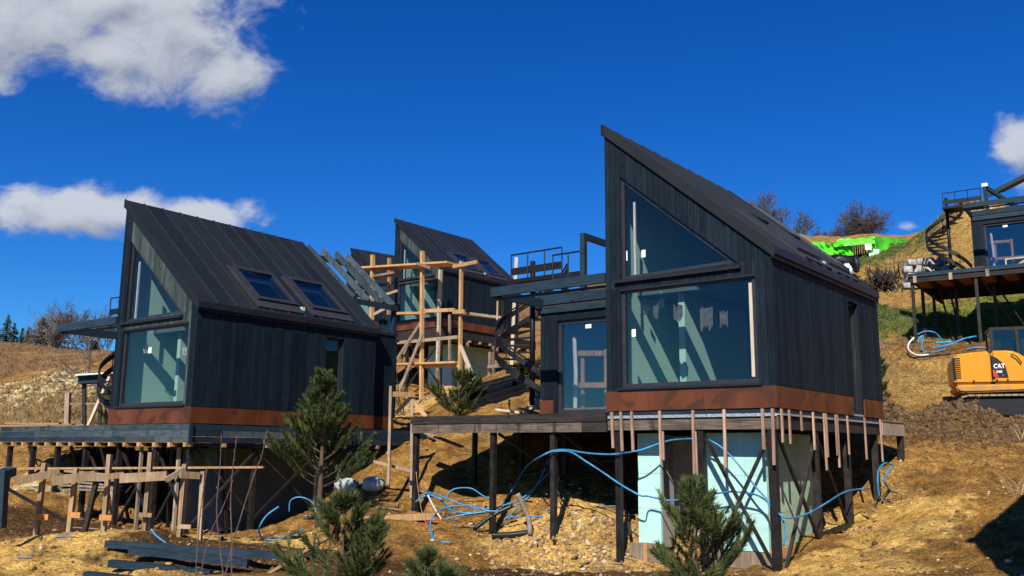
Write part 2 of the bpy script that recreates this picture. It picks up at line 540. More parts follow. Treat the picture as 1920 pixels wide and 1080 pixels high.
class MB:
    def __init__(s): s.v, s.f, s.m = [], [], []
    def poly(s, pts, m=0):
        n = len(s.v)
        s.v += [tuple(p) for p in pts]
        s.f.append(tuple(range(n, n + len(pts)))); s.m.append(m)
    def hexa(s, p, m=0):
        n = len(s.v)
        s.v += [tuple(q) for q in p]
        for q in ((0, 3, 2, 1), (4, 5, 6, 7), (0, 1, 5, 4), (1, 2, 6, 5), (2, 3, 7, 6), (3, 0, 4, 7)):
            s.f.append(tuple(n + i for i in q)); s.m.append(m)
        return s
    def box(s, x0, x1, y0, y1, z0, z1, m=0):
        return s.hexa([(x0, y0, z0), (x1, y0, z0), (x1, y1, z0), (x0, y1, z0), (x0, y0, z1), (x1, y0, z1), (x1, y1, z1), (x0, y1, z1)], m)
    def beam(s, p, q, w, h, m=0, up=(0, 0, 1)):
        """bar from p to q, w wide across, h along up"""
        p, q = Vector(p), Vector(q)
        d = (q - p).normalized()
        u = Vector(up)
        if abs(d.dot(u)) > .97: u = Vector((1, 0, 0))
        a = d.cross(u).normalized() * (w / 2)
        b = a.cross(d).normalized() * (h / 2)
        return s.hexa([p - a - b, p + a - b, p + a + b, p - a + b, q - a - b, q + a - b, q + a + b, q - a + b], m)
    def prism(s, poly, f0, f1, m=0):
        a = [tuple(f0(*p)) for p in poly]
        b = [tuple(f1(*p)) for p in poly]
        n = len(s.v); k = len(poly)
        s.v += a + b
        s.f.append(tuple(range(n, n + k))); s.m.append(m)
        s.f.append(tuple(range(n + 2 * k - 1, n + k - 1, -1))); s.m.append(m)
        for i in range(k):
            j = (i + 1) % k
            s.f.append((n + j, n + i, n + k + i, n + k + j)); s.m.append(m)
        return s
    def tube(s, pts, r, n=6, m=0, caps=True):
        pts = [Vector(p) for p in pts]
        k = len(pts)
        rs = r if isinstance(r, (list, tuple)) else [r] * k
        base = len(s.v)
        ref = None
        for i, p in enumerate(pts):
            d = (pts[min(i + 1, k - 1)] - pts[max(i - 1, 0)]).normalized()
            if ref is None:
                ref = d.orthogonal().normalized()
            ref = (ref - d * ref.dot(d))
            if ref.length < 1e-6: ref = d.orthogonal()
            ref.normalize()
            w = d.cross(ref)
            for j in range(n):
                a = 2 * math.pi * j / n
                s.v.append(tuple(p + (ref * math.cos(a) + w * math.sin(a)) * rs[i]))
        for i in range(k - 1):
            for j in range(n):
                j2 = (j + 1) % n
                s.f.append((base + i * n + j, base + i * n + j2, base + (i + 1) * n + j2, base + (i + 1) * n + j)); s.m.append(m)
        if caps:
            s.f.append(tuple(base + j for j in range(n - 1, -1, -1))); s.m.append(m)
            s.f.append(tuple(base + (k - 1) * n + j for j in range(n))); s.m.append(m)
        return s
    def mesh(s, name, mats, smooth=False):
        me = bpy.data.meshes.new(name)
        me.from_pydata(s.v, [], s.f)
        for x in (mats if isinstance(mats, (list, tuple)) else [mats]):
            me.materials.append(MAT[x] if isinstance(x, str) else x)
        if len(set(s.m)) > 1: me.polygons.foreach_set('material_index', s.m)
        if smooth: me.polygons.foreach_set('use_smooth', [True] * len(s.f))
        me.update()
        return me
    def obj(s, name, mats, parent=None, smooth=False):
        return link(bpy.data.objects.new(name, s.mesh(name, mats, smooth)), parent)


def spline(pts, n=8):
    P = [Vector(p) for p in pts]
    P = [P[0] * 2 - P[1]] + P + [P[-1] * 2 - P[-2]]
    out = []
    for i in range(1, len(P) - 2):
        for k in range(n):
            t = k / n
            a, b, c, e = P[i - 1], P[i], P[i + 1], P[i + 2]
            out.append(.5 * ((2 * b) + (c - a) * t + (2 * a - 5 * b + 4 * c - e) * t * t + (3 * b - a - 3 * c + e) * t ** 3))
    out.append(P[-2])
    return out


def clip(poly, a, b, c):
    """keep a*x + b*y <= c"""
    out = []
    for i in range(len(poly)):
        p, q = poly[i], poly[(i + 1) % len(poly)]
        dp, dq = a * p[0] + b * p[1] - c, a * q[0] + b * q[1] - c
        if dp <= 0: out.append(p)
        if dp * dq < 0:
            t = dp / (dp - dq)
            out.append((p[0] + (q[0] - p[0]) * t, p[1] + (q[1] - p[1]) * t))
    return out


def area(p):
    return .5 * sum(p[i][0] * p[(i + 1) % len(p)][1] - p[(i + 1) % len(p)][0] * p[i][1] for i in range(len(p)))


def minus(poly, hole):
    pieces, rest = [], poly
    for i in range(len(hole)):
        p, q = hole[i], hole[(i + 1) % len(hole)]
        a, b = q[1] - p[1], -(q[0] - p[0])          # outside of a CCW edge: a*x+b*y > c
        c = a * p[0] + b * p[1]
        o = clip(rest, -a, -b, -c)
        if len(o) > 2 and abs(area(o)) > 2e-4: pieces.append(o)
        rest = clip(rest, a, b, c)
        if len(rest) < 3: break
    return pieces


def cut(poly, holes):
    ps = [poly]
    for h in holes:
        ps = [r for p in ps for r in minus(p, h)]
    return ps


def copy_tree(o, parent=None):
    c = o.copy()
    link(c)
    if parent: c.parent = parent
    for ch in o.children:
        copy_tree(ch, c)
    return c


# ------------------------------------------------------------------ terrain
CP = []
def T(u, v, Y): CP.append(tuple(at(u, v, Y)))
def Wp(*p): CP.append(p)
def Lp(h, x, y, z): CP.append(tuple(wl(h, (x, y, z))))
for a in ((960, 1083, 15.2), (600, 1085, 14.6), (300, 1083, 14.6), (20, 1085, 14.4), (1250, 1083, 15.6), (1560, 1075, 15.4), (1720, 1075, 14.4), (1910, 1075, 13.8)): T(*a)
for p in ((0, 0, -1.7), (-10, 6, -2.3), (8, 6, -1.5), (0, 8, -2.1), (0, -25, -4), (-40, -25, -6), (40, -25, -2), (-25, 8, -3), (25, 8, 0.6), (18, 14, 0.9)): Wp(*p)
for p in ((-5.29, .1, -2.3), (-2.98, .1, -2.62), (-1.375, .1, -2.72), (.195, .1, -2.95), (1.9, .1, -2.95), (3.4, -.1, -2.85), (3.4, 2.1, -2.35), (3.4, 3.9, -2.2), (3.4, 5.8, -1.8), (3.5, 7.4, -1.0),
          (-5.2, 2.0, -1.63), (-3.8, 2.0, -1.46), (-1.9, 2.0, -1.5), (-4, 3.6, -.75), (-4.5, 5.0, .35), (-1.5, 4, -1.0), (1.5, 4, -1.9), (1, 7, -.4), (-2, 8.6, .75), (1.5, 10, .4)): Lp('R', *p)
for p in ((-5.5, .1, -2.3), (-1.2, .1, -2.45), (1.9, .1, -2.55), (3.4, .1, -2.6), (3.4, 4, -2.2), (3.5, 8.0, -1.6), (-4, 4, -1.5), (-2, 8, -.7)): Lp('L', *p)
for p in ((-4.5, 0, -3.2), (0, 0, -3.3), (3.5, 0, -3.2), (3.5, 6, -2.6), (-3, 7, -1.4)): Lp('M', *p)
for p in ((-5.28, .15, -3.46), (-2, .15, -3.4), (0, 1, -3.3), (-5, 5, -2.4), (0, 8, -1.4)): Lp('E', *p)
for a in ((720, 850, 25.5), (690, 918, 22.5), (770, 962, 20.5), (840, 862, 23.5), (860, 760, 28), (985, 742, 27.5), (940, 770, 26.5),
          (592, 994, 20.5), (790, 752, 41), (890, 727, 41), (750, 775, 37), (800, 800, 31), (960, 705, 42), (830, 720, 40),
          (60, 872, 27), (130, 850, 29), (30, 945, 22.5), (200, 835, 30), (60, 800, 34), (60, 770, 39), (100, 738, 43), (150, 722, 47), (60, 690, 80), (60, 656, 140), (190, 662, 130),
          (440, 640, 100), (700, 600, 100), (1005, 578, 85), (1010, 660, 60), (1200, 560, 75),
          (1700, 832, 23.4), (1900, 832, 23.2), (1920, 930, 18.5), (1720, 930, 19), (1820, 1010, 16), (1640, 1000, 17.8),
          (1700, 750, 27.5), (1900, 742, 27.6), (1900, 786, 25.4), (1790, 786, 25.4), (1750, 700, 31), (1690, 652, 37), (1680, 600, 44), (1690, 548, 52), (1640, 502, 59), (1600, 482, 64), (1540, 478, 66), (1700, 472, 64), (1560, 452, 74), (1440, 440, 74), (1920, 440, 64)): T(*a)
for p in ((-100, 200, 10), (0, 190, 22), (60, 190, 24), (140, 190, 20), (-220, 120, 4), (200, 60, 16), (80, 110, 23), (60, 85, 20), (120, 300, 10), (-120, 400, -10), (250, 400, 0)): Wp(*p)
CPA = np.array(CP)
SC = 30.0


def _u(d2):
    return np.where(d2 > 1e-12, .5 * d2 * np.log(d2 + 1e-12), 0)


def warp(x, y):
    # compress far distances so that near and far control points count alike
    return np.arcsinh(x / SC), np.arcsinh(y / SC)


_cx, _cy = warp(CPA[:, 0], CPA[:, 1])
_n = len(CPA)
_K = _u((_cx[:, None] - _cx[None]) ** 2 + (_cy[:, None] - _cy[None]) ** 2) + np.eye(_n) * 2e-4
_Pm = np.stack([np.ones(_n), _cx, _cy], 1)
_A = np.block([[_K, _Pm], [_Pm.T, np.zeros((3, 3))]])
_sol = np.linalg.solve(_A, np.concatenate([CPA[:, 2], np.zeros(3)]))


def hash2(ix, iy, seed):
    h = (ix.astype(np.int64) * 374761393 + iy.astype(np.int64) * 668265263 + seed * 974634321) & 0x7fffffff
    h = ((h ^ (h >> 13)) * 1274126177) & 0x7fffffff
    return ((h ^ (h >> 16)) & 0xffff) / 65535.0


def vnoise(x, y, seed):
    ix, iy = np.floor(x), np.floor(y)
    fx, fy = x - ix, y - iy
    fx = fx * fx * (3 - 2 * fx); fy = fy * fy * (3 - 2 * fy)
    a, b_, c, e = hash2(ix, iy, seed), hash2(ix + 1, iy, seed), hash2(ix, iy + 1, seed), hash2(ix + 1, iy + 1, seed)
    return (a * (1 - fx) + b_ * fx) * (1 - fy) + (c * (1 - fx) + e * fx) * fy - .5


RIDGE_A, RIDGE_B = at(1655, 800, 24.6), at(1990, 795, 24.2)


def gauss(x, y, p, sx, sy, rot=0.0):
    dx, dy = x - p[0], y - p[1]
    c, s_ = math.cos(rot), math.sin(rot)
    a, b_ = dx * c + dy * s_, -dx * s_ + dy * c
    return np.exp(-(a / sx) ** 2 - (b_ / sy) ** 2)


MOUND = at(1842, 470, 58)
BOULDER = at(95, 740, 42)
PILE = at(250, 1010, 16.4)


def terr(x, y, detail=True):
    x = np.asarray(x, float); y = np.asarray(y, float)
    sh = x.shape
    x = x.ravel(); y = y.ravel()
    wx, wy = warp(x, y)
    z = np.empty(len(x))
    for i in range(0, len(x), 20000):
        a, b_ = wx[i:i + 20000], wy[i:i + 20000]
        z[i:i + 20000] = _u((a[:, None] - _cx[None]) ** 2 + (b_[:, None] - _cy[None]) ** 2) @ _sol[:_n] + _sol[_n] + a * _sol[_n + 1] + b_ * _sol[_n + 2]
    # clay ridge thrown up below the excavator
    t = np.clip((x - RIDGE_A.x) / (RIDGE_B.x - RIDGE_A.x), -.05, 1.2)
    yc = RIDGE_A.y + (RIDGE_B.y - RIDGE_A.y) * t
    w = np.exp(-((y - yc) / .75) ** 2) * np.clip((x - RIDGE_A.x + .9) / .9, 0, 1)
    z = z + w * (.42 + .5 * vnoise(x * 1.3, y * 1.3, 5))
    z = z + 3.7 * gauss(x, y, MOUND, 3.8, 4.5)
    z = z + 1.1 * gauss(x, y, BOULDER, 3.2, 2.6)
    z = z + .55 * gauss(x, y, PILE, 2.4, 1.3, -.1)
    z = z + .35 * gauss(x, y, wl('R', (-.6, .9, 0)), 1.1, .9) 
    z = z + .3 * gauss(x, y, at(350, 1000, 18.5), 1.6, 1.2)
    if detail:
        R = np.hypot(x, y)
        z = z + .22 * vnoise(x * .35, y * .35, 1) + .16 * vnoise(x * 1.1, y * 1.1, 2) + .085 * vnoise(x * 2.9, y * 2.9, 3) + .06 * vnoise(x * 6.7, y * 6.7, 4) + .03 * vnoise(x * 13.1, y * 13.1, 9) * (R < 40)
        z = z + np.where(R > 35, .8 * vnoise(x * .12, y * .12, 8) + .35 * vnoise(x * .55, y * .55, 18) + .22 * vnoise(x * 1.9, y * 1.9, 19), 0)
        z = z + w * (.28 * vnoise(x * 5.1, y * 5.1, 6) + .12 * vnoise(x * 11, y * 11, 7))
    return z.reshape(sh)


def tz(x, y): return float(terr(np.array([x]), np.array([y]))[0])


_ts = np.concatenate([np.linspace(9, 40, 400), np.linspace(40.2, 160, 300)])


def gnd(u, v):
    """where the sight line through (u, v) meets the ground"""
    r = ray(u, v)
    Y = _ts
    z = terr(r.x / r.y * Y, Y)
    dz = r.z / r.y * Y - z
    k = np.where(dz < 0)[0]
    k = k[0] if len(k) else len(Y) - 1
    return Vector((r.x / r.y * Y[k], Y[k], z[k]))


def axis(a, b, step, lo, hi, grow):
    c = list(np.arange(a, b + step / 2, step))
    s_ = step; v = c[-1]
    while v < hi:
        s_ *= grow; v += s_; c.append(v)
    s_ = step; v = c[0]; pre = []
    while v > lo:
        s_ *= grow; v -= s_; pre.append(v)
    return np.array(pre[::-1] + c)


gx = axis(-17, 15, .085, -420, 420, 1.045)
gy = axis(12.5, 30, .085, -160, 520, 1.03)
GX, GY = np.meshgrid(gx, gy)
GZ = terr(GX, GY)
nv = GX.size
me = bpy.data.meshes.new('ground')
V = np.stack([GX.ravel(), GY.ravel(), GZ.ravel()], 1)
nx, ny = len(gx), len(gy)
idx = np.arange(nv).reshape(ny, nx)
F = np.stack([idx[:-1, :-1].ravel(), idx[:-1, 1:].ravel(), idx[1:, 1:].ravel(), idx[1:, :-1].ravel()], 1)
me.vertices.add(nv); me.vertices.foreach_set('co', V.ravel())
me.loops.add(F.size); me.loops.foreach_set('vertex_index', F.ravel())
me.polygons.add(len(F)); me.polygons.foreach_set('loop_start', np.arange(0, F.size, 4)); me.polygons.foreach_set('loop_total', np.full(len(F), 4))
me.polygons.foreach_set('use_smooth', np.ones(len(F), bool))
me.update(); me.validate()


def soft(d, r, w): return np.clip((r - d) / w + .5, 0, 1)


def blob(p, sx, sy, rot=0.0): return np.clip(1.6 * gauss(GX, GY, p, sx, sy, rot), 0, 1)


masks = {}
masks['m_sand'] = np.maximum.reduce([blob(PILE, 3.0, 2.0), blob(at(350, 1000, 18.5), 2.4, 1.8), blob(wl('R', (-.6, .3, 0)), 2.3, 1.2, -.6), blob(wl('R', (4.6, 3.5, 0)), 1.0, 2.4, -.66) * .8,
                                     blob(wl('R', (4.5, .3, 0)), 1.1, 1.2) * .9, blob(at(790, 770, 39), 3.5, 4), blob(at(880, 735, 40), 4, 3), blob(at(1640, 960, 19), 1.6, 1.2) * .75,
                                     blob(MOUND, 2.5, 4) * .5, blob(at(60, 870, 27), 2.2, 1.2) * .6])
masks['m_dark'] = np.maximum.reduce([blob(at(960, 1085, 15.2), 3.6, 1.5), blob(at(560, 1050, 16), 3.0, 1.3), blob(at(40, 960, 21), 3, 3) * .7, blob(at(200, 780, 36), 2.5, 3) * .7])
masks['m_clay'] = (np.exp(-((GY - 24.4) / 1.15) ** 2) * (GX > 8.2)) * 1.3
masks['m_clay'] = np.clip(np.maximum(masks['m_clay'], blob(at(1700, 655, 36), 3.2, 1.8)), 0, 1)
masks['m_dry'] = np.clip((GY - 56) / 12, 0, 1) * (GX < 14)
masks['m_straw'] = np.clip(np.maximum.reduce([np.clip((GY - 25.8) / 1.5, 0, 1) * np.clip((GX - 9) / 3, 0, 1) * np.clip((36 - GY) / 4, 0, 1) * .62,
                                              np.clip((GY - 38) / 5, 0, 1) * (GX > 12) * .62, blob(at(150, 790, 38), 6, 4), blob(at(1600, 880, 22), 1.5, 2) * .5]), 0, 1)
masks['m_grass'] = np.maximum.reduce([blob(at(1690, 604, 44), 6, 2.4), blob(at(1620, 490, 62), 6, 2.2) * .8, blob(at(1850, 600, 46), 8, 2.2) * .7])
masks['m_pale'] = np.maximum.reduce([blob(BOULDER, 3.2, 2.5), blob(at(40, 755, 41), 3.0, 2.0) * .75, blob(at(40, 905, 25.5), 1.6, .35) * .6])
for k, a in masks.items():
    at_ = me.attributes.new(k, 'FLOAT', 'POINT')
    at_.data.foreach_set('value', a.ravel().astype(np.float32))
me.materials.append(MAT['earth'])
ground = link(bpy.data.objects.new('ground', me))
tag(ground, 'sloping brown earth of the building site with stones and tracks', None, None, 'structure')

# ------------------------------------------------------------------ cabins
CW, CLEN, HA, HE, CC, TT = 3.5, 5.98, 5.735, 2.757, .395, .173
SLP = (HA - HE) / CW
NRM = Vector((SLP, 0, 1)).normalized()
TRI = [(.36, 2.60), (2.86, 2.66), (.36, 4.76)]
RECT = [(.34, .44), (3.18, .44), (3.18, 2.42), (.34, 2.42)]
DOOR = [(4.08, .02), (4.74, .02), (4.74, 2.44), (4.08, 2.44)]
ADOOR = [(-2.52, .06), (-.04, .06), (-.04, 2.22), (-2.52, 2.22)]
SKY = [[(2.14, 2.02), (3.12, 2.02), (3.12, 3.16), (2.14, 3.16)], [(2.14, 3.85), (3.12, 3.85), (3.12, 4.99), (2.14, 4.99)]]
AY = 1.85            # annex front, local y
AX = -3.0


def rf(x, y, h=0.0):
    return (x + NRM.x * h, y, HA + TT - SLP * x + NRM.z * h)


def fmap(y): return lambda a, z: (a, y, z)
def smap(x): return lambda a, z: (x, a, z)


def boards(parent, poly, holes, a0, a1, wdt, mp, outer, inner, mats, matf=None):
    a = a0; k = 0
    while a < a1 - .01:
        b = min(a + wdt, a1)
        st = clip(clip(poly, -1, 0, -(a + .0045)), 1, 0, b - .0045)
        if len(st) > 2:
            off = random.uniform(-.003, .003)
            for p in cut(st, holes):
                MB().prism(p, mp(outer + off), mp(inner)).obj('board', matf(a) if matf else mats, parent)
        a = b; k += 1


def wall(parent, name, poly, holes, mp, o, i, lin=None, lmat='lining'):
    mb = MB()
    for p in cut(poly, holes): mb.prism(p, mp(o), mp(i), 0)
    if lin:
        for p in cut(poly, holes): mb.prism(p, mp(i + lin * .002), mp(i + lin * .016), 1)
    return mb.obj(name, ['membrane', lmat], parent)


def frame_poly(parent, name, poly, wdt, mp, o, i, mat='frame'):
    """frame that follows a polygon opening, plus the pane behind it"""
    n = len(poly)
    cxs = sum(p[0] for p in poly) / n; cys = sum(p[1] for p in poly) / n
    lines = []
    for k in range(n):
        p, q = poly[k], poly[(k + 1) % n]
        L = math.hypot(q[0] - p[0], q[1] - p[1])
        nx_, ny_ = -(q[1] - p[1]) / L, (q[0] - p[0]) / L
        lines.append((nx_, ny_, nx_ * p[0] + ny_ * p[1] + wdt))
    inn = []
    for k in range(n):
        a1, b1, c1 = lines[k - 1]; a2, b2, c2 = lines[k]
        D_ = a1 * b2 - a2 * b1
        inn.append(((c1 * b2 - c2 * b1) / D_, (a1 * c2 - a2 * c1) / D_))
    mb = MB()
    for k in range(n):
        mb.prism([poly[k], poly[(k + 1) % n], inn[(k + 1) % n], inn[k]], mp(o), mp(i))
    fr = mb.obj(name, mat, parent)
    return fr, inn


def make_cabin(key, label, detail=True, annex=True, front_mat=None, group='dark timber cabins on the slope', skylights=True, rear=True):
    X, Y, Z, a = SITES[key]
    c = thing('cabin', label, 'cabin', (X, Y, Z), a, group)
    gable = [(0, CC), (CW, CC), (CW, HE), (0, HA)]
    side = [(0, CC), (CLEN, CC), (CLEN, HE), (0, HE)]
    full_g = [(.02, .0), (CW - .032, .0), (CW - .032, HE), (.02, HA - .02)]
    # front gable
    fw = wall(c, 'front_wall', full_g, [TRI, RECT], fmap, .032, .17, 1)
    if detail: boards(fw, gable, [TRI, RECT], 0, CW, .125, fmap, 0.0, .028, 'siding', front_mat)
    else:
        mb = MB()
        for p in cut(gable, [TRI, RECT]): mb.prism(p, fmap(0), fmap(.028))
        mb.obj('cladding', 'siding', fw)
    # long side with the tall door
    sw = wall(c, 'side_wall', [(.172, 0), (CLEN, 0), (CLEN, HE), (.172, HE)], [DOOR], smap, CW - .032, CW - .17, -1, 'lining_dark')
    if detail: boards(sw, side, [DOOR], 0, CLEN, .125, smap, CW, CW - .028, 'siding')
    else:
        mb = MB()
        for p in cut(side, [DOOR]): mb.prism(p, smap(CW), smap(CW - .028))
        mb.obj('cladding', 'siding', sw)
    bw = MB()
    bw.prism([(.0, 0), (CW - .172, 0), (CW - .172, HE + .1), (0, HA - .02)], fmap(CLEN), fmap(CLEN - .14), 0)
    bw.prism([(.18, 0), (CW - .19, 0), (CW - .19, HE + .1), (.18, HA - .2)], fmap(CLEN - .142), fmap(CLEN - .16), 1)
    bw.obj('rear_wall', ['siding', 'lining'], c)
    lwl = MB()
    lwl.box(0, .15, .172, CLEN - .142, 0, HA - .15, 0)
    lwl.box(.152, .17, .19, CLEN - .162, .3, HA - .25, 1)
    lwl.obj('tall_wall', ['siding', 'lining'], c)
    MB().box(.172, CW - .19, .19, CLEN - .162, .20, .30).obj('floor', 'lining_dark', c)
    # rooms seen through the glass
    pt = MB()
    pt.box(1.02, 1.16, 1.15, 4.2, .30, 2.42)
    pt.box(.19, 1.02, 3.9, 4.0, .30, 2.42)
    pt.box(2.25, 2.65, 2.9, 3.2, .30, 1.75)
    pt.box(1.9, 3.3, 3.35, 3.45, 2.57, 3.2)
    pt.obj('partition', 'lining', c)
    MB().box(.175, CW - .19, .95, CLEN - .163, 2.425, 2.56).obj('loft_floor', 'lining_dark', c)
    # roof
    mb = MB()
    ry0, ry1 = -.01, CLEN + .01
    for p in cut([(0.0, ry0), (CW, ry0), (CW, ry1), (0.0, ry1)], SKY if skylights else []):
        mb.prism(p, lambda x, y: rf(x, y, -.02), lambda x, y: (x, y, HA + .012 - SLP * x))
    roof = mb.obj('roof', 'membrane', c)
    lmb = MB()
    for p in cut([(.17, .19), (CW - .19, .19), (CW - .19, CLEN - .17), (.17, CLEN - .17)], SKY if skylights else []):
        lmb.prism(p, lambda x, y: (x, y, HA + .008 - SLP * x), lambda x, y: (x, y, HA - .012 - SLP * x))
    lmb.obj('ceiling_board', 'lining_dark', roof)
    npan = 11
    step = (CLEN + .10) / npan
    for k in range(npan):
        y0 = -.05 + k * step
        mb = MB()
        for p in cut([(-.03, y0), (CW + .06, y0), (CW + .06, y0 + step - .003), (-.03, y0 + step - .003)], SKY if skylights else []):
            mb.prism(p, lambda x, y: rf(x, y, 0), lambda x, y: rf(x, y, -.018))
        for p in cut([(-.04, y0 + .0), (CW + .06, y0), (CW + .06, y0 + .028), (-.04, y0 + .028)], [[(q[0] + (-.12 if i in (0, 3) else .3), q[1] + (-.12 if i in (0, 1) else .12)) for i, q in enumerate(h)] for h in SKY] if skylights else []):
            mb.prism(p, lambda x, y: rf(x, y, .024), lambda x, y: rf(x, y, .001), 1)
        mb.obj('roof_panel', ['roof', 'seam'], roof)
    for (ya, yb) in ((-.055, -.012), (CLEN + .012, CLEN + .055)):
        vf = MB()
        vf.prism([(-.018, ya), (CW + .07, ya), (CW + .07, yb), (-.018, yb)], lambda x, y: rf(x, y, .026), lambda x, y: (x, y, HA - .03 - SLP * x))
        vf.obj('verge_flashing', 'roof', roof)
    gt = MB()
    gt.box(CW + .004, CW + .10, -.05, CLEN + .05, HE - .13 + .10, HE + .115)
    gt.box(CW + .004, CW + .05, -.03, CLEN + .03, HE - .10, HE - .032)
    gt.obj('gutter', 'trim', roof)
    MB().box(-.052, -.033, -.05, CLEN + .05, HA - .02, HA + TT + .030).obj('ridge_cap', 'roof', roof)
    # skylights
    if skylights:
        for h in SKY:
            x0, y0, x1, y1 = h[0][0], h[0][1], h[2][0], h[2][1]
            mb = MB()
            e = .0
            for q in ([(x0 - .11, y0 - .09), (x0, y0 - .09), (x0, y1 + .09), (x0 - .11, y1 + .09)], [(x1, y0 - .09), (x1 + .10, y0 - .09), (x1 + .10, y1 + .09), (x1, y1 + .09)],
                      [(x0, y0 - .09), (x1, y0 - .09), (x1, y0), (x0, y0)], [(x0, y1), (x1, y1), (x1, y1 + .09), (x0, y1 + .09)]):
                mb.prism(q, lambda x, y: rf(x, y, .10), lambda x, y: rf(x, y, -.15))
            sk = mb.obj('skylight', 'frame', c)
            MB().prism([(x0 + .002, y0 + .002), (x1 - .002, y0 + .002), (x1 - .002, y1 - .002), (x0 + .002, y1 - .002)], lambda x, y: rf(x, y, .065), lambda x, y: rf(x, y, .045)).obj('pane', 'glass', sk)
            mb = MB()
            mb.prism([(x1 + .102, y0 - .13), (x1 + .34, y0 - .13), (x1 + .34, y1 + .13), (x1 + .102, y1 + .13)], lambda x, y: rf(x, y, .042), lambda x, y: rf(x, y, .003))
            mb.prism([(x0 - .12, y0 - .24), (x1 + .34, y0 - .24), (x1 + .34, y0 - .135), (x0 - .12, y0 - .135)], lambda x, y: rf(x, y, .05), lambda x, y: rf(x, y, .003))
            mb.obj('flashing', 'flash', sk)
    # windows in the gable
    fr, inn = frame_poly(c, 'gable_window', TRI, .075, fmap, .055, .13)
    MB().prism(inn, fmap(.085), fmap(.107)).obj('pane', 'glass', fr)
    MB().box(.24, 2.93, -.07, .05, 2.535, 2.598).obj('sill', 'trim', fr)
    sc_ = MB()
    sc_.box(.60, .64, .12, .16, 2.7, 4.2)
    sc_.obj('inner_post', 'white_film', fr)
    fr, inn = frame_poly(c, 'picture_window', RECT, .085, fmap, .05, .13)
    MB().prism(inn, fmap(.085), fmap(.107)).obj('pane', 'glass', fr)
    MB().box(.28, 3.24, -.055, .048, .397, .438).obj('sill', 'trim', fr)
    MB().box(.34, 3.18, -.004, .049, 2.372, 2.418).obj('head_trim', 'trim', fr)
    # tall side door
    fr, inn = frame_poly(c, 'side_door', DOOR, .06, smap, CW - .155, CW - .10)
    MB().prism(inn, smap(CW - .14), smap(CW - .12)).obj('pane', 'glass', fr)
    MB().box(CW - .10, CW - .085, 4.68, 4.71, 1.0, 1.5).obj('handle', 'flash', fr)
    # copper base
    cb = MB()
    cb.box(.0, CW - .01, .012, .032, .0, CC - .012)
    cb.box(CW - .032, CW - .012, .0, CLEN, 0, CC - .012)
    skt = MB().box(-.012, CW + .012, -.014, -.001, CC - .012, CC - .001).obj('copper_skirting', 'trim', c)
    xs = [-.01, .95, 2.1, CW + .006]
    for i in range(3):
        MB().box(xs[i] + .002, xs[i + 1] - .002, -.016, .011, .0, CC - .014).obj('copper_sheet', 'copper', skt)
    for (y0, y1) in ((.012, 2.0), (2.004, 4.05), (4.78, CLEN)):
        MB().box(CW - .012, CW + .016, y0, y1, .0, CC - .014).obj('copper_sheet', 'copper', skt)
    MB().box(CW - .3, CW - .02, 4.052, 4.778, 0, .04).obj('door_step', 'concrete', c)
    if annex:
        # lower flat-roofed wing to the left
        aw = wall(c, 'annex_wall', [(AX + .03, 0), (-.002, 0), (-.002, 2.62), (AX + .03, 2.62)], [ADOOR], fmap, AY + .032, AY + .16, 1)
        if detail: boards(aw, [(AX, CC), (0, CC), (0, 2.52), (AX, 2.52)], [[(-2.62, 0), (-.02, 0), (-.02, 2.34), (-2.62, 2.34)]], AX, 0, .125, fmap, AY, AY + .028, 'siding')
        MB().box(AX - .01, -2.62, AY - .012, AY + .02, 0, CC - .014).obj('copper_sheet', 'copper', aw)
        rw = MB()
        rw.box(AX, AX + .15, AY + .162, 8.1, 0, 2.62)
        rw.box(AX + .152, 0, 7.95, 8.1, 0, 2.62)
        rw.obj('annex_back_wall', 'siding', c)
        MB().box(AX + .16, -.01, AY + .18, 7.9, .12, .2).obj('annex_floor', 'wood_grey', c)
        fr, inn = frame_poly(c, 'annex_door', ADOOR, .09, fmap, AY + .06, AY + .15)
        MB().prism(inn, fmap(AY + .095), fmap(AY + .12)).obj('pane', 'film', fr)
        if detail:
            hd = MB()
            hd.box(-2.64, -2.525, AY + .0, AY + .055, .06, 2.34)
            hd.box(-2.524, -.02, AY + .0, AY + .055, 2.225, 2.34)
            hd.obj('door_casing', 'siding', fr)
            MB().box(-1.78, -1.62, AY + .088, AY + .094, 2.0, 2.09).obj('paper_label', 'white', fr)
            st = MB()
            for x in (-2.2, -1.55, -.95, -.5): st.beam((x, AY + .6, .2), (x, AY + .6, 1.55), .05, .09)
            st.beam((-2.4, AY + .55, .75), (-.2, AY + .55, .68), .05, .12)
            st.beam((-2.4, AY + .55, 1.5), (-1.6, AY + .55, 1.46), .05, .12)
            st.obj('stored_studs', 'wood', fr)
            MB().tube([(-2.28, AY + .4, .2), (-2.26, AY + .4, 1.0), (-2.3, AY + .4, 1.9)], .05, 6).obj('white_pipe', 'white_film', fr)
        ar = MB()
        ar.box(AX - .02, -.002, AY - .02, 8.12, 2.63, 2.86)
        ar.obj('annex_roof', 'navy_beam', c)
        MB().box(AX + .02, -.03, AY - .06, AY - .022, 2.42, 2.56).obj('annex_fascia', 'navy_beam', c)
        MB().box(AX + .0, -.03, AY - .028, AY - .024, 2.565, 2.60).obj('drip_edge', 'flash', c)
        # canopy
        MB().box(AX, -.004, -.03, .06, 2.585, 2.79).obj('canopy_beam', 'navy_beam', c)
        MB().box(AX + .01, AX + .10, .062, AY - .03, 2.56, 2.77).obj('canopy_beam', 'navy_beam', c)
        MB().box(AX + .1, -.01, .066, .10, 2.50, 2.56).obj('canopy_rail', 'trim', c)
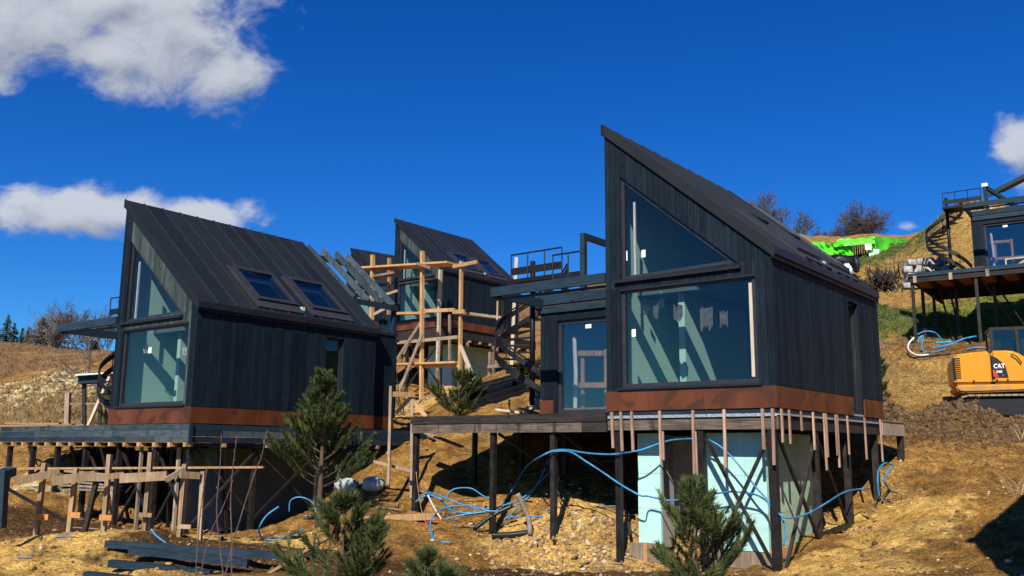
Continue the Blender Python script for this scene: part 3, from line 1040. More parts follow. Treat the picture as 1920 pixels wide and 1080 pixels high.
        if rear:
            rb = MB()
            rb.box(.03, 3.2, CLEN + .08, 7.1, CC, 2.78)
            rb.box(.03, 2.3, 7.102, 8.12, CC, 2.78)
            rv = rb.obj('rear_wing', 'siding', c)
            if detail:
                boards(rv, [(CLEN + .08, CC), (7.1, CC), (7.1, 2.76), (CLEN + .08, 2.76)], [], CLEN + .08, 7.1, .125, smap, 3.226, 3.202, 'siding')
            cpn = MB()
            cpn.box(3.19, 3.222, CLEN + .08, 7.1, 0, CC - .012)
            cpn.box(.03, 3.188, CLEN + .08, 7.1, 0, CC - .012)
            cpn.obj('copper_sheet', 'copper', rv)
            MB().box(.0, 3.26, CLEN + .082, 7.13, 2.785, 2.86).obj('coping', 'trim', rv)
            MB().box(.0, 2.36, 7.132, 8.16, 2.785, 2.86).obj('coping', 'trim', rv)
            for yy in (6.32, 6.95, 7.55, 8.06):
                MB().beam(rf(.0, yy, -.1), rf(2.22, yy, -.1), .10, .17).obj('rafter', 'navy_worn', c)
            MB().box(2.2, 2.3, 5.99 + .09, 8.12, 3.78, 3.94).obj('eaves_beam', 'navy_beam', c)
            MB().box(2.1, 2.22, 8.0, 8.12, 2.87, 3.78).obj('corner_post', 'navy_beam', c)
            MB().box(.0, .1, 6.05, 8.1, HA - .28, HA - .12).obj('ridge_beam', 'navy_beam', c)
            MB().box(.0, .1, 8.0, 8.1, 2.87, HA - .28).obj('corner_post', 'navy_beam', c)
    return c


def grey_front(key):
    def f(a):
        return 'siding_grey' if .25 < a < 3.2 else 'siding'
    return f


cab_R = make_cabin('R', 'nearest black cabin with mint insulated box below and big reflecting window')
cab_L = make_cabin('L', 'black cabin with two skylights behind the tall pine, weathered grey gable', front_mat=grey_front('L'))
cab_M = make_cabin('M', 'farther black cabin wrapped in timber scaffolding poles', front_mat=grey_front('M'), rear=False)
cab_F = make_cabin('F', 'farthest cabin, only its roof tip showing behind the scaffolding', detail=False, annex=False, skylights=False)
cab_E = make_cabin('E', 'cabin cut by the frame edge uphill of the yellow excavator', rear=False)
# the neighbour just out of the picture whose gable shadow lies on the slope at the lower right
tip = at(1818, 1010, 16.0)
Hh = 5.95
base = tip + to_sun * (Hh / to_sun.z)
SITES['N'] = (base.x, base.y, base.z - 5.92, -0.70)
cab_N = make_cabin('N', 'cabin outside the frame whose pointed shadow falls on the slope', detail=False, annex=False, skylights=False)

# R only: portal on the terrace; film strip and papers at its windows
p_ = MB()
p_.box(-1.85, -1.73, AY - .02, AY + .10, 2.87, 4.235)
p_.box(-1.85, -1.73, AY + .102, AY + 4.0, 4.10, 4.235)
p_.box(-1.85, -1.73, AY + 4.002, AY + 4.12, 2.87, 4.235)
p_.obj('terrace_portal', 'navy_beam', cab_R)
pw = [o for o in cab_R.children if o.name.startswith('picture_window')][0]
MB().box(3.02, 3.085, .075, .083, .56, 2.27).obj('film_strip', 'wood_pale', pw)
MB().box(.55, .64, .076, .083, 1.45, 1.6).obj('paper_label', 'white', pw)
gw = [o for o in cab_R.children if o.name.startswith('gable_window')][0]
MB().box(.80, .89, .076, .083, 3.02, 3.17).obj('paper_label', 'white', gw)
MB().box(.45, .475, .076, .083, 3.0, 3.2).obj('paper_label', 'white', gw)
for (x, z, w_, h_, sd) in ((2.02, 1.72, .26, .34, 1), (1.46, 1.86, .20, .26, 2), (2.42, 1.68, .16, .24, 3), (1.02, 1.95, .12, .2, 4)):
    r_ = random.Random(sd)
    top_ = [(x + w_ * k / 7, z + h_ / 2 + r_.uniform(-.03, .03)) for k in range(8)]
    bot_ = [(x + w_ * k / 7, z - h_ / 2 + r_.uniform(-.11, .05)) for k in range(8)]
    sm = MB()
    for k in range(7): sm.prism([bot_[k], bot_[k + 1], top_[k + 1], top_[k]], fmap(.108), fmap(.110))
    sm.obj('plaster_smear', 'smear', pw)
lwn = [o for o in cab_L.children if o.name.startswith('picture_window')][0]
MB().box(1.42, 1.56, .076, .083, 1.75, 1.9).obj('paper_label', 'white', lwn)
# cable bundles left hanging inside
for (c_, x, z) in ((cab_R, .98, 2.15), (cab_R, .6, 2.05), (cab_L, 2.35, 1.8), (cab_L, .62, 1.95)):
    pts = [(x, .5, z + .22)]
    for k in range(22):
        a_ = k * .9
        pts.append((x + .07 * math.cos(a_) + random.uniform(-.03, .03), .5 + .05 * math.sin(a_), z - .02 + .10 * math.sin(a_ * 1.3)))
    MB().tube(pts, .009, 4).obj('cable_bundle', 'white_film', c_)

# ------------------------------------------------------------------ platforms under the cabins
def foot(h, x, y, sink=.12):
    p = wl(h, (x, y, 0))
    return tz(p.x, p.y) - SITES[h][2] - sink


def post(root, h, x, y, top, w=.11, mat='steel', lean=(0, 0)):
    z = foot(h, x + lean[0], y + lean[1])
    MB().beam((x + lean[0], y + lean[1], z), (x, y, top), w, w).obj('post', mat, root)


def brace(root, p, q, w=.055, mat='steel'):
    MB().beam(p, q, w, w).obj('brace', mat, root)


def site_thing(h, name, label, cat, group=None):
    X, Y, Z, a = SITES[h]
    return thing(name, label, cat, (X, Y, Z), a, group)


PG = 'raised platforms carrying the cabins'
# --- R: not yet clad, battens hang from the rim
pr = site_thing('R', 'platform', 'unclad platform under the nearest cabin with timber battens hanging from its rim', 'platform', PG)
DL = -5.37
MB().box(DL + .12, CW - .06, .10, 7.6, -.10, -.045).obj('deck_slab', 'wood_dark', pr)
MB().box(DL, -.02, -.02, .05, -.195, -.02).obj('rim_beam', 'wood_dark', pr)
MB().box(DL + .02, -.6, .0, .07, -.40, -.205).obj('rim_beam', 'wood_mud', pr)
MB().box(-.595, -.02, .0, .07, -.40, -.205).obj('rim_beam', 'wood_dark', pr)
MB().box(DL, DL + .09, .055, 7.6, -.30, -.02).obj('rim_beam', 'wood_dark', pr)
MB().box(.02, CW - .02, .01, .06, -.085, -.012).obj('rim_beam', 'navy_beam', pr)
MB().box(CW - .05, CW - .005, .065, 5.98, -.085, -.012).obj('rim_beam', 'navy_beam', pr)
MB().box(.02, CW - .03, -.002, .055, -.145, -.09).obj('foil_strip', 'foil', pr)
MB().box(CW - .06, CW + .002, .06, 5.95, -.125, -.09).obj('foil_strip', 'foil', pr)
MB().box(.0, CW - .01, .035, .09, -.37, -.15).obj('rim_beam', 'wood_mud', pr)
MB().box(CW - .10, CW - .035, .095, 5.98, -.36, -.13).obj('rim_beam', 'wood_dark', pr)
MB().box(CW - .05, CW + .0, 6.0, 7.72, -.36, -.055).obj('rim_beam', 'wood_grey', pr)
for k in range(22):
    MB().box(CW - .9, CW + .02, 6.0 + k * .079, 6.0 + k * .079 + .072, -.052, -.03).obj('deck_plank', 'wood_grey', pr)
for x in (-4.6, -3.6, -2.5, -1.4, -.4, .7, 1.8, 2.9):
    MB().box(x, x + .08, .10, 7.5, -.30, -.105).obj('joist', 'wood_dark', pr)
fx = [(1147, 840, 0), (1164, 846, 0), (1184.5, 847, 0), (1237, 861, 0), (1299.5, 889, 0), (1358, 877, 0), (1430, 843, 0), (1449, 872, 0)]
for (u, vb, _) in fx:
    a_, b_ = unp('R', u, 775, -.03), unp('R', u + 3, vb, -.03)
    MB().beam((b_.x, -.035, b_.z), (a_.x, -.035, -.015), .05, .035, up=(0, 1, 0)).obj('batten', 'batten', pr)
    if u in (1237, 1299.5):
        MB().beam((b_.x + .03, -.002, b_.z - .02), (b_.x + .02, -.002, -.4), .045, .03, up=(0, 1, 0)).obj('batten', 'batten', pr)
for k, (y, zb) in enumerate(((.10, -.60), (.45, -.62), (1.02, -.38), (1.62, -.72), (2.2, -1.1), (2.3, -.85), (2.85, -.82), (2.93, -1.05), (3.55, -.80), (4.65, -.9), (5.75, -.95))):
    MB().beam((CW + .03, y + .01, zb), (CW + .03, y, -.02), .05, .032, up=(1, 0, 0)).obj('batten', 'batten', pr)
for x in (-5.3, -2.98, -1.375, .195): post(pr, 'R', x, .12, -.40)
post(pr, 'R', 1.98, .12, -.37)
post(pr, 'R', 3.34, .12, -.36, .13)
for y in (2.1, 3.9, 5.8): post(pr, 'R', 3.36, y, -.36, .12)
post(pr, 'R', 3.42, 7.6, -.36, .13)
for (x, y) in ((-5.2, 2.1), (-3.9, 2.3), (-2.6, 2.3), (-1.3, 2.6), (-2.3, 4.2), (-.3, 4.2), (1.2, 5.8), (-4.6, 4.4), (.3, 2.8)): post(pr, 'R', x, y, -.3, .10)
brace(pr, (1.98, .16, -.42), (3.28, .16, -2.75)); brace(pr, (3.28, .20, -.42), (2.05, .20, -2.75))
brace(pr, (3.38, .2, -.42), (3.38, 2.0, -2.35)); brace(pr, (3.42, 2.0, -.42), (3.42, .2, -2.85))
brace(pr, (3.38, 2.2, -.5), (3.38, 3.8, -2.3), .035)
brace(pr, (3.38, 2.3, -2.3), (3.38, 3.8, -2.2), .09)
brace(pr, (-2.9, .2, -.42), (-2.2, 2.2, -1.6)); brace(pr, (-2.9, 2.3, -.4), (-1.4, 2.6, -1.7)); brace(pr, (-1.3, .3, -.4), (-.3, 2.6, -2.0)); brace(pr, (-1.3, 2.5, -.4), (.2, .5, -2.4))
brace(pr, (-.3, 4.2, -.4), (-2.3, 4.2, -1.3)); brace(pr, (-.6, 2.6, -.4), (.2, 2.8, -2.2)); brace(pr, (-2.6, 2.35, -1.0), (-1.3, 2.6, -1.0), .07)

# insulated service box below R
core = site_thing('R', 'insulated_box', 'mint green insulated service box standing under the nearest cabin', 'service box')
def panel(root, x0, x1, y0, y1, z0, z1, mat='mint'):
    MB().box(x0, x1, y0, y1, z0, z1).obj('insulation_panel', mat, root)
for (x0, x1) in ((.36, .86), (1.84, 3.02)):
    for (z0, z1) in ((-2.52, -1.86), (-1.855, -1.20), (-1.195, -.42)):
        xs = [x0, x1] if x1 - x0 < 1 else [x0, (x0 + x1) / 2 + .17, x1]
        for i in range(len(xs) - 1):
            panel(core, xs[i] + .002, xs[i + 1] - .002, .55, .62, z0, z1)
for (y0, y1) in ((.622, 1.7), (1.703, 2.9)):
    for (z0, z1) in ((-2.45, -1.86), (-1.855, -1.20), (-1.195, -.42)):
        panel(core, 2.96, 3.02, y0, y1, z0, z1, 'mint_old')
cw = MB()
cw.box(.36, .855, .625, 1.1, -2.6, -.45); cw.box(1.86, 2.95, .625, 2.9, -2.6, -.45); cw.box(.36, 1.85, 2.0, 2.9, -2.7, -.45)
cw.obj('block_wall', 'concrete', core)
MB().box(.2, .9, .46, .548, -3.1, -2.53).obj('sole_board', 'wood_grey', core)
MB().box(.55, .62, .40, .458, -3.1, -2.5).obj('sole_board', 'wood', core)
MB().box(1.8, 3.05, .50, .548, -3.1, -2.53).obj('sole_board', 'wood_grey', core)
MB().box(2.97, 3.08, .56, 2.9, -2.9, -2.46).obj('sole_board', 'wood', core)

# --- L: clad with navy boards
pl = site_thing('L', 'platform', 'long platform clad in navy boards under the weathered grey gable', 'platform', PG)
MB().box(-5.6, CW, .06, 8.2, -.12, -.03).obj('deck_slab', 'wood_dark', pl)
zz = [(-.145, -.012), (-.295, -.152), (-.44, -.302)]
for r, (z0, z1) in enumerate(zz):
    cuts = [-5.66, (-4.9, -3.6, -5.66)[r], (-2.9, -2.0, -1.0)[r], (.2, -.5, .9)[r], (1.9, 1.5, 2.2)[r], CW + .03]
    cuts = sorted(set(cuts))
    for i in range(len(cuts) - 1):
        m_ = 'navy_worn' if (r < 2 or cuts[i] > -.6) and cuts[i] > -5.0 else 'navy_beam'
        MB().box(cuts[i] + .003, cuts[i + 1] - .003, -.045 - .004 * (i % 2), -.005, z0, z1).obj('fascia_board', m_, pl)
    cuts = [-.0, (2.6, .9, 3.4)[r], (5.4, 3.2, 6.0)[r], 8.28]
    for i in range(3):
        MB().box(CW + .0, CW + .04 + .003 * (i % 2), cuts[i] + .003, cuts[i + 1] - .003, z0 - .01, z1 - .01).obj('fascia_board', 'navy_worn' if (r == 1 and i == 1) else 'navy_beam', pl)
MB().box(CW + .045, CW + .085, -.05, .035, -.45, -.005).obj('corner_board', 'navy_beam', pl)
for k in range(15):
    x = -5.5 + k * .635
    MB().box(x, x + .11, -.06 - random.uniform(0, .04), .12, -.545, -.452).obj('joist_end', 'wood', pl)
    MB().box(x + .005, x + .105, .122, 7.9, -.54, -.455).obj('joist', 'wood_dark', pl)
for y in (.9, 2.2, 3.5, 4.8, 6.1, 7.3, 8.0):
    MB().box(CW - .5, CW + .05, y, y + .11, -.55, -.457).obj('joist_end', 'wood', pl)
for x in (-5.45, -4.1, -2.75, -1.3, .3, 1.9, 3.3): post(pl, 'L', x, .2, -.56, .12)
for x in (-4.9, -3.2, -1.5, .4): post(pl, 'L', x, 2.6, -.56, .11)
for y in (2.0, 4.1, 6.2, 8.0): post(pl, 'L', 3.35, y, -.56, .11)
for (x0, x1) in ((-1.3, .3), (.3, 1.9), (1.9, 3.3)):
    brace(pl, (x0, .24, -.6), (x1, .24, -2.4)); brace(pl, (x1, .29, -.6), (x0, .29, -2.4))
for (y0, y1) in ((.3, 2.0), (2.0, 4.1), (4.1, 6.2), (6.2, 8.0)):
    brace(pl, (3.36, y0, -.6), (3.36, y1, -2.2)); brace(pl, (3.41, y1, -.6), (3.41, y0, -2.3))
for (x, y, dx, dy, m_) in ((-5.0, .5, .25, .2, 'wood_grey'), (-3.4, .9, -.3, .5, 'steel'), (-2.2, 1.1, .35, .4, 'wood_grey'), (-.6, 1.6, .3, .3, 'steel'), (.9, 1.3, -.4, .3, 'steel'), (2.6, 1.5, .3, .2, 'steel'), (-1.9, 1.9, .2, .6, 'steel'), (1.2, .25, .0, .0, 'wood_grey'), (2.7, .3, .0, .0, 'wood_grey')):
    post(pl, 'L', x, y, -.56, .07, m_, (dx, dy))
brace(pl, (-4.1, .24, -.9), (-3.3, 2.5, -2.0)); brace(pl, (-1.4, 2.5, -.6), (-.2, .4, -2.2)); brace(pl, (-1.0, 2.5, -.6), (.3, 1.0, -2.2))
core2 = site_thing('L', 'insulated_box', 'mint service box coloured grey green for shade behind the posts under the grey gabled cabin', 'service box')
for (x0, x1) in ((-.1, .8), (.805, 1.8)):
    panel(core2, x0, x1, 2.3, 2.37, -2.6, -.58, 'lining_dark')  # mint insulation in a darker colour, painting in the shade under the deck
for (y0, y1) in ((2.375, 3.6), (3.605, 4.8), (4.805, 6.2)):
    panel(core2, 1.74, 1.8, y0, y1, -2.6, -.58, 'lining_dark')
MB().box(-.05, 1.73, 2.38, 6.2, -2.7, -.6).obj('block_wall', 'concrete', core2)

# --- M: dark recessed rim, mint box, posts
pm = site_thing('M', 'platform', 'dark platform on posts under the scaffolded cabin', 'platform', PG)
MB().box(-5.2, CW - .05, .03, 7.6, -.5, -.012).obj('deck_frame', 'wood_dark', pm)
for k in range(9):
    MB().box(CW - .4, CW + .05, .4 + k * .8, .5 + k * .8, -.62, -.505).obj('joist_end', 'wood_grey', pm)
for x in (-5.0, -3.0, -1.0, 1.0, 3.3): post(pm, 'M', x, .15, -.5, .13)
for y in (2.0, 4.0, 6.0, 7.4): post(pm, 'M', 3.35, y, -.5, .13, 'wood_grey')
brace(pm, (1.0, .2, -.6), (3.2, .2, -2.8), .08); brace(pm, (3.2, .26, -.6), (1.0, .26, -2.8), .08)
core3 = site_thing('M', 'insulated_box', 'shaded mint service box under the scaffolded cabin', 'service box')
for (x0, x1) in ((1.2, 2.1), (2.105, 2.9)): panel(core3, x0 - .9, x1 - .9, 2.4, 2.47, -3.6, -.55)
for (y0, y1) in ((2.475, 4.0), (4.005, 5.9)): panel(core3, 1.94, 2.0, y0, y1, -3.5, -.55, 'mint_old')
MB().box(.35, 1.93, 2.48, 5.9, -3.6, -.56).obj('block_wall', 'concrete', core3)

# --- E: slender posts, light joist ends
pe = site_thing('E', 'platform', 'platform on slender posts above the yellow excavator', 'platform', PG)
MB().box(-5.38, 2.5, -.03, .05, -.17, -.01).obj('rim_beam', 'navy_beam', pe)
MB().box(-5.3, 2.5, .02, .08, -.40, -.18).obj('rim_beam', 'wood_dark', pe)
MB().box(-5.38, -5.3, .055, 7.5, -.30, -.01).obj('rim_beam', 'wood_dark', pe)
MB().box(-5.28, 2.5, .1, 7.5, -.10, -.03).obj('deck_slab', 'wood_dark', pe)
for k, x in enumerate((-5.16, -3.75, -2.35, -.7, 1.0)):
    MB().box(x, x + .13, -.05, .018, -.42, -.12).obj('joist_end', 'wood_grey', pe)
for k in range(9):
    MB().box(-5.2 + k * .85, -4.75 + k * .85, .25, 2.2, -.34, -.12).obj('deck_plank', 'brick_red' if k < 5 else 'wood_dark', pe)
for (x, y) in ((-5.25, .15), (-2.75, .15), (-.7, .15), (1.3, .15), (-5.2, 2.0), (-5.1, 4.0), (-3.9, 2.4), (-2.4, 2.6), (-1.2, 3.0), (-.2, 2.0), (.6, 2.4)): post(pe, 'E', x, y, -.35, .12)
for (a, b_) in (((-2.6, .2, -.4), (-1.4, 2.6, -2.8)), ((-2.3, 2.6, -.4), (-.9, .4, -3.0)), ((-.6, .3, -.4), (.5, 2.4, -2.8)), ((-1.1, 3.0, -.4), (-.2, 2.0, -2.7))): brace(pe, a, b_, .05)
ld = site_thing('E', 'ladder', 'dark steel ladder leaning under the platform above the excavator', 'ladder')
for x in (0, .38): MB().beam((-4.35 + x * .9 + .35, 2.2, -3.4), (-4.6 + x, 2.8, -.4), .07, .05).obj('rail', 'brush', ld)
for k in range(8):
    t = (k + .7) / 8.5
    MB().beam((-4.0 - .25 * t, 2.2 + .6 * t, -3.4 + 3.0 * t), (-3.66 - .22 * t, 2.2 + .6 * t, -3.4 + 3.0 * t), .03, .04).obj('rung', 'brush', ld)

# timber triangle frames and leaning roof sheets on E
tr_ = site_thing('E', 'timber_trellis', 'light timber frame with diagonals before the dark sliding door', 'trellis')
for x in (-1.7, -.6, .5): MB().beam((x, 1.2, .0), (x, 1.2, .42), .07, .05).obj('stud', 'wood_pale', tr_)
MB().beam((-1.72, 1.2, .45), (.6, 1.2, .45), .07, .06).obj('rail', 'wood_pale', tr_)
for (a, b_) in (((-1.5, 1.15, .02), (-.8, 1.15, .42)), ((-.8, 1.11, .42), (-.1, 1.11, .02)), ((-.1, 1.15, .02), (.5, 1.15, .42))): MB().beam(a, b_, .04, .08).obj('diagonal', 'wood_pale', tr_)
MB().box(-1.75, -1.6, AY + .09, AY + .095, 2.0, 2.09).obj('paper_label', 'white', cab_E)
pt_ = MB()
pt_.beam((-2.35, 2.3, 2.87), (-2.4, 2.3, 4.0), .14, .14)
pt_.obj('terrace_post', 'navy_beam', cab_E)
MB().beam((-2.32, 2.35, 3.95), (-1.2, 3.6, 3.1), .12, .16).obj('terrace_brace', 'navy_beam', cab_E)
MB().box(-2.5, -2.26, 2.22, 2.4, 4.01, 4.16).obj('post_cap', 'white_film', cab_E)
for k in range(4):
    bmh = MB().beam((0, 0, 0), (5.2, 0, 2.35), .22, .18).obj('roof_beam', 'navy_beam')
    p = wl('E', unp('E', 1852 + 9 * k, 366 - 3 * k, 4.2 + .45 * k))
    bmh.location = p; bmh.rotation_euler = (0, 0, SITES['E'][3] + .12)
    tag(bmh, ('lowest', 'second lowest', 'second highest', 'highest')[k] + ' of the four navy beams sloping up at the right frame edge', 'beam', 'sloping roof beams over the far right terrace')

# ------------------------------------------------------------------ spiral stairs
RH = .62


def spiral(h, cx, cy, z0, z1, rad, a_start, sweep, label, land_to, n=15):
    r = site_thing(h, 'spiral_stair', label, 'staircase', 'black spiral stairs beside the cabins')
    MB().tube([(cx, cy, z0), (cx, cy, z1 + .62)], .07, 10).obj('column', 'stair', r, True)
    ring = []
    for k in range(n + 1):
        t = k / n
        a_ = a_start + sweep * t
        ring.append((cx + rad * math.cos(a_), cy + rad * math.sin(a_), z0 + (z1 - z0) * t))
    for k in range(n):
        t = (k + .5) / n
        a_ = a_start + sweep * t
        z = z0 + (z1 - z0) * (k + 1) / (n + 1)
        w = sweep / n * .55
        pts = [(cx + .07 * math.cos(a_ - w * 2), cy + .07 * math.sin(a_ - w * 2)), (cx + rad * math.cos(a_ - w), cy + rad * math.sin(a_ - w)),
               (cx + rad * math.cos(a_ + w), cy + rad * math.sin(a_ + w)), (cx + .07 * math.cos(a_ + w * 2), cy + .07 * math.sin(a_ + w * 2))]
        if sweep < 0: pts = pts[::-1]
        MB().prism(pts, lambda x, y: (x, y, z - .035), lambda x, y: (x, y, z)).obj('tread', 'stair', r)
    for (off, hh) in ((-.02, .20), (.42, .15)):
        mb = MB()
        fine = []
        for k in range(n * 2 + 1):
            t = k / (2 * n); a_ = a_start + sweep * t
            fine.append((a_, z0 + (z1 - z0) * t + off))
        for k in range(len(fine) - 1):
            (a0, za), (a1, zb) = fine[k], fine[k + 1]
            ri, ro = rad, rad + .018
            q = lambda R_, A_, Z_: (cx + R_ * math.cos(A_), cy + R_ * math.sin(A_), Z_)
            mb.hexa([q(ri, a0, za), q(ro, a0, za), q(ro, a1, zb), q(ri, a1, zb), q(ri, a0, za + hh), q(ro, a0, za + hh), q(ro, a1, zb + hh), q(ri, a1, zb + hh)])
        mb.obj('stringer' if off < 0 else 'guard_band', 'stair', r)
    MB().tube([(p[0], p[1], p[2] + RH) for p in ring], .022, 6).obj('handrail', 'stair', r)
    for k in range(0, n + 1, 2):
        p = ring[k]
        MB().tube([(p[0], p[1], p[2]), (p[0], p[1], p[2] + RH)], .016, 5).obj('baluster', 'stair', r)
    # landing with rails
    x1, y1 = land_to
    MB().box(cx - .05, x1, cy - rad * .95, cy + .1, z1 - .10, z1 + .0).obj('landing', 'stair', r)
    ya = cy - rad * .95
    MB().tube([(cx, ya, z1 + RH), (x1, ya, z1 + RH)], .02, 6).obj('handrail', 'stair', r)
    MB().box(cx, x1, ya - .01, ya + .01, z1 + .1, z1 + .28).obj('guard_band', 'stair', r)
    for k in range(4):
        x = cx + (x1 - cx) * k / 3
        MB().tube([(x, ya, z1), (x, ya, z1 + RH)], .018, 5).obj('baluster', 'stair', r)
    return r


for h, label in (('R', 'black spiral stair between the scaffolding and the nearest cabin'), ('E', 'black spiral stair beside the stack of wrapped stone, uphill of the excavator'),
                 ('L', 'black spiral stair peeking out left of the weathered grey gable')):
    cx, cy = (-4.1, 3.0) if h != 'L' else (-4.0, 2.95)
    z0 = .0 if h != 'R' else .35
    st_ = spiral(h, cx, cy, z0, 3.42 if h == 'R' else 3.3, .95, math.radians(-20), math.radians(-285), label, (-2.55, 2.0))
    if h == 'R':
        # low terrace railing carried on from the stair
        rr = site_thing('R', 'terrace_railing', 'low black railing on the flat roof before the tall timber portal', 'railing')
        for x in (-2.75, -2.3, -1.95): MB().tube([(x, 2.0, 2.86), (x, 2.0, 3.85)], .018, 5).obj('baluster', 'stair', rr)
        MB().tube([(-2.75, 2.0, 3.85), (-1.95, 2.0, 3.85)], .02, 6).obj('handrail', 'stair', rr)
        MB().box(-2.75, -1.95, 1.99, 2.01, 3.2, 3.38).obj('guard_band', 'stair', rr)

# ------------------------------------------------------------------ scaffolding before M
sc = site_thing('M', 'scaffold', 'rough timber scaffold of poles, ledgers and planks before the far cabin', 'scaffold')
def mp(u, v, y): 
    p = unp('M', u, v, y); return (p.x, p.y, p.z)
def spole(u0, v0, u1, v1, y, w=.17, mat='wood'):
    p, q = mp(u0, v0, y), mp(u1, v1, y)
    MB().beam(q, p, w * .82, w * .55).obj('pole', mat, sc)
def sbar(u0, v0, u1, v1, y, w=.16, t=.06, mat='wood', name='ledger', y1=None):
    p, q = mp(u0, v0, y), mp(u1, v1, y if y1 is None else y1)
    MB().beam(p, q, t, w).obj(name, mat, sc)
spole(792, 471, 790, 757, -2.2, .22); spole(865, 490, 862, 738, -2.2, .2); spole(826, 506, 820, 700, -.9, .2, 'wood_pale')
spole(820, 690, 822, 745, -.9, .2, 'wood_grey'); spole(699, 478, 697, 600, -2.2, .24); spole(730, 484, 729, 590, -.9, .2)
spole(843, 590, 843, 676, -.9, .14, 'wood_grey')
sbar(688, 504, 850, 494, -2.0, .09, .9, 'wood', 'plank'); sbar(783, 494, 808, 503, -2.5, .12, .14, 'wood_grey'); sbar(850, 500, 895, 491, -2.32, .16, .1)
sbar(740, 588, 800, 587, -2.0, .11, .3, 'wood', 'plank'); sbar(798, 583, 852, 581, -2.0, .16, .12); sbar(850, 585, 938, 596, -1.7, .12, .3, 'wood_grey', 'plank', .3); sbar(850, 585, 871, 584, -2.36, .18, .1)
sbar(741, 643, 858, 632, -2.05, .15, .08, 'wood_grey'); sbar(740, 684, 862, 680, -2.0, .09, .7, 'wood', 'plank'); sbar(782, 687, 866, 685, -2.1, .16, .07)
sbar(792, 600, 740, 680, -2.12, .15, .05, 'wood_grey', 'brace'); sbar(792, 625, 749, 734, -2.5, .16, .06, 'wood_grey', 'brace'); sbar(863, 648, 896, 728, -2.45, .18, .06, 'wood_pale', 'brace')
sbar(741, 700, 768, 640, -1.4, .1, .05, 'wood_grey', 'brace'); sbar(770, 690, 745, 730, -1.0, .1, .05, 'wood_grey', 'brace')
sbar(700, 560, 745, 545, -2.3, .12, .06, 'wood_grey'); sbar(700, 590, 738, 570, -2.5, .14, .06, 'wood_grey', 'brace'); sbar(700, 520, 745, 512, -2.0, .1, .5, 'wood_grey', 'plank')
spole(932, 640, 931, 690, 1.0, .16, 'wood_grey'); spole(920, 660, 918, 724, .6, .22, 'wood_grey'); sbar(915, 688, 955, 684, .4, .14, .1, 'wood_grey')
yl = site_thing('R', 'spirit_level', 'yellow level standing by the spiral stair', 'level')
# tall pale plank standing behind R's stair
def pix_beam(u0, v0, Y0, u1, v1, Y1, w, t, mat, name, label, cat, group=None):
    a_, b_ = at(u0, v0, Y0), at(u1, v1, Y1)
    o = MB().beam((0, 0, 0), b_ - a_, w, t).obj(name, mat)
    o.location = a_
    return tag(o, label, cat, group)
pix_beam(968, 483, 27.5, 958, 702, 27.5, .14, .1, 'wood_pale', 'plank', 'tall pale plank standing upright behind the middle spiral stair', 'plank')
bpy.data.objects.remove(yl)
pix_beam(933, 558, 30, 932, 600, 30, .12, .05, 'hay', 'spirit_level', 'yellow level hanging left of the middle spiral stair', 'level')

# ------------------------------------------------------------------ stack of black profiles on the bank
for i in range(9):
    r_, k = divmod(i, 3)
    pix_beam(884 - 17 * k - 2 * r_, 770 - 10 * k - 7 * r_, 26.8 + .45 * k, 989 - 6 * k - 2 * r_, 736 - 10 * k - 7 * r_, 27.8 + .45 * k, .32, .10, 'sheet', 'steel_profile',
             'black profile, %s from the front in the %s layer of the heap' % (('first', 'second', 'third')[k], ('bottom', 'middle', 'top')[r_]), 'steel profile', 'black profiles heaped on the bank')

# ------------------------------------------------------------------ timber trestle at lower left
tre = thing('trestle', 'rough timber trestle of posts with orange spacer blocks before the navy platform', 'trestle', at(230, 1000, 16.5))
o3 = tre.location.copy()
def tb(u0, v0, Y0, u1, v1, Y1, w, t, mat, name):
    MB().beam(at(u0, v0, Y0) - o3, at(u1, v1, Y1) - o3, w, t).obj(name, mat, tre)
for (u0, v0, u1, v1, m_) in ((84, 868, 62, 1050, 'wood_tan'), (143, 878, 128, 1012, 'wood_tan'), (180, 905, 154, 1018, 'wood_dark'), (206, 852, 192, 1024, 'wood_tan'), (283, 848, 268, 1030, 'wood_tan'), (347, 870, 334, 1030, 'wood_tan'), (381, 884, 373, 1036, 'wood_tan')):
    tb(u1, v1, 16.6, u0, v0, 16.6, .105, .07, m_, 'post')
for (u, v) in ((79, 969), (139, 965), (198, 970), (273, 965), (346, 987)):
    tb(u - 11, v, 16.45, u + 12, v + 1, 16.45, .05, .095 if u < 250 else .07, 'wood_orange' if u < 250 else 'wood_tan', 'spacer_block')
tb(-10, 879, 17.0, 495, 876, 17.4, .22, .035, 'wood', 'plank')
tb(0, 877, 17.2, 240, 880, 17.3, .2, .03, 'wood_grey', 'plank')
for (u0, v0, u1, v1, w_) in ((27, 902, 112, 886, .13), (97, 902, 178, 891, .16), (174, 897, 232, 890, .10), (224, 897, 312, 892, .16), (338, 890, 374, 892, .12), (311, 900, 346, 880, .09)):
    tb(u0, v0, 16.25, u1, v1, 16.5, .05, w_, 'wood_tan', 'bracket')
tb(12, 915, 16.9, 122, 977, 17.5, .05, .06, 'steel', 'brace')
pix_beam(2, 990, 15.5, 8, 882, 15.5, .16, .1, 'navy_beam', 'navy_post', 'navy post with angled head cut by the left frame edge', 'post')
pix_beam(-6, 893, 15.45, 20, 884, 15.9, .2, .14, 'navy_beam', 'navy_bracket', 'navy bracket on the post at the left frame edge', 'bracket')

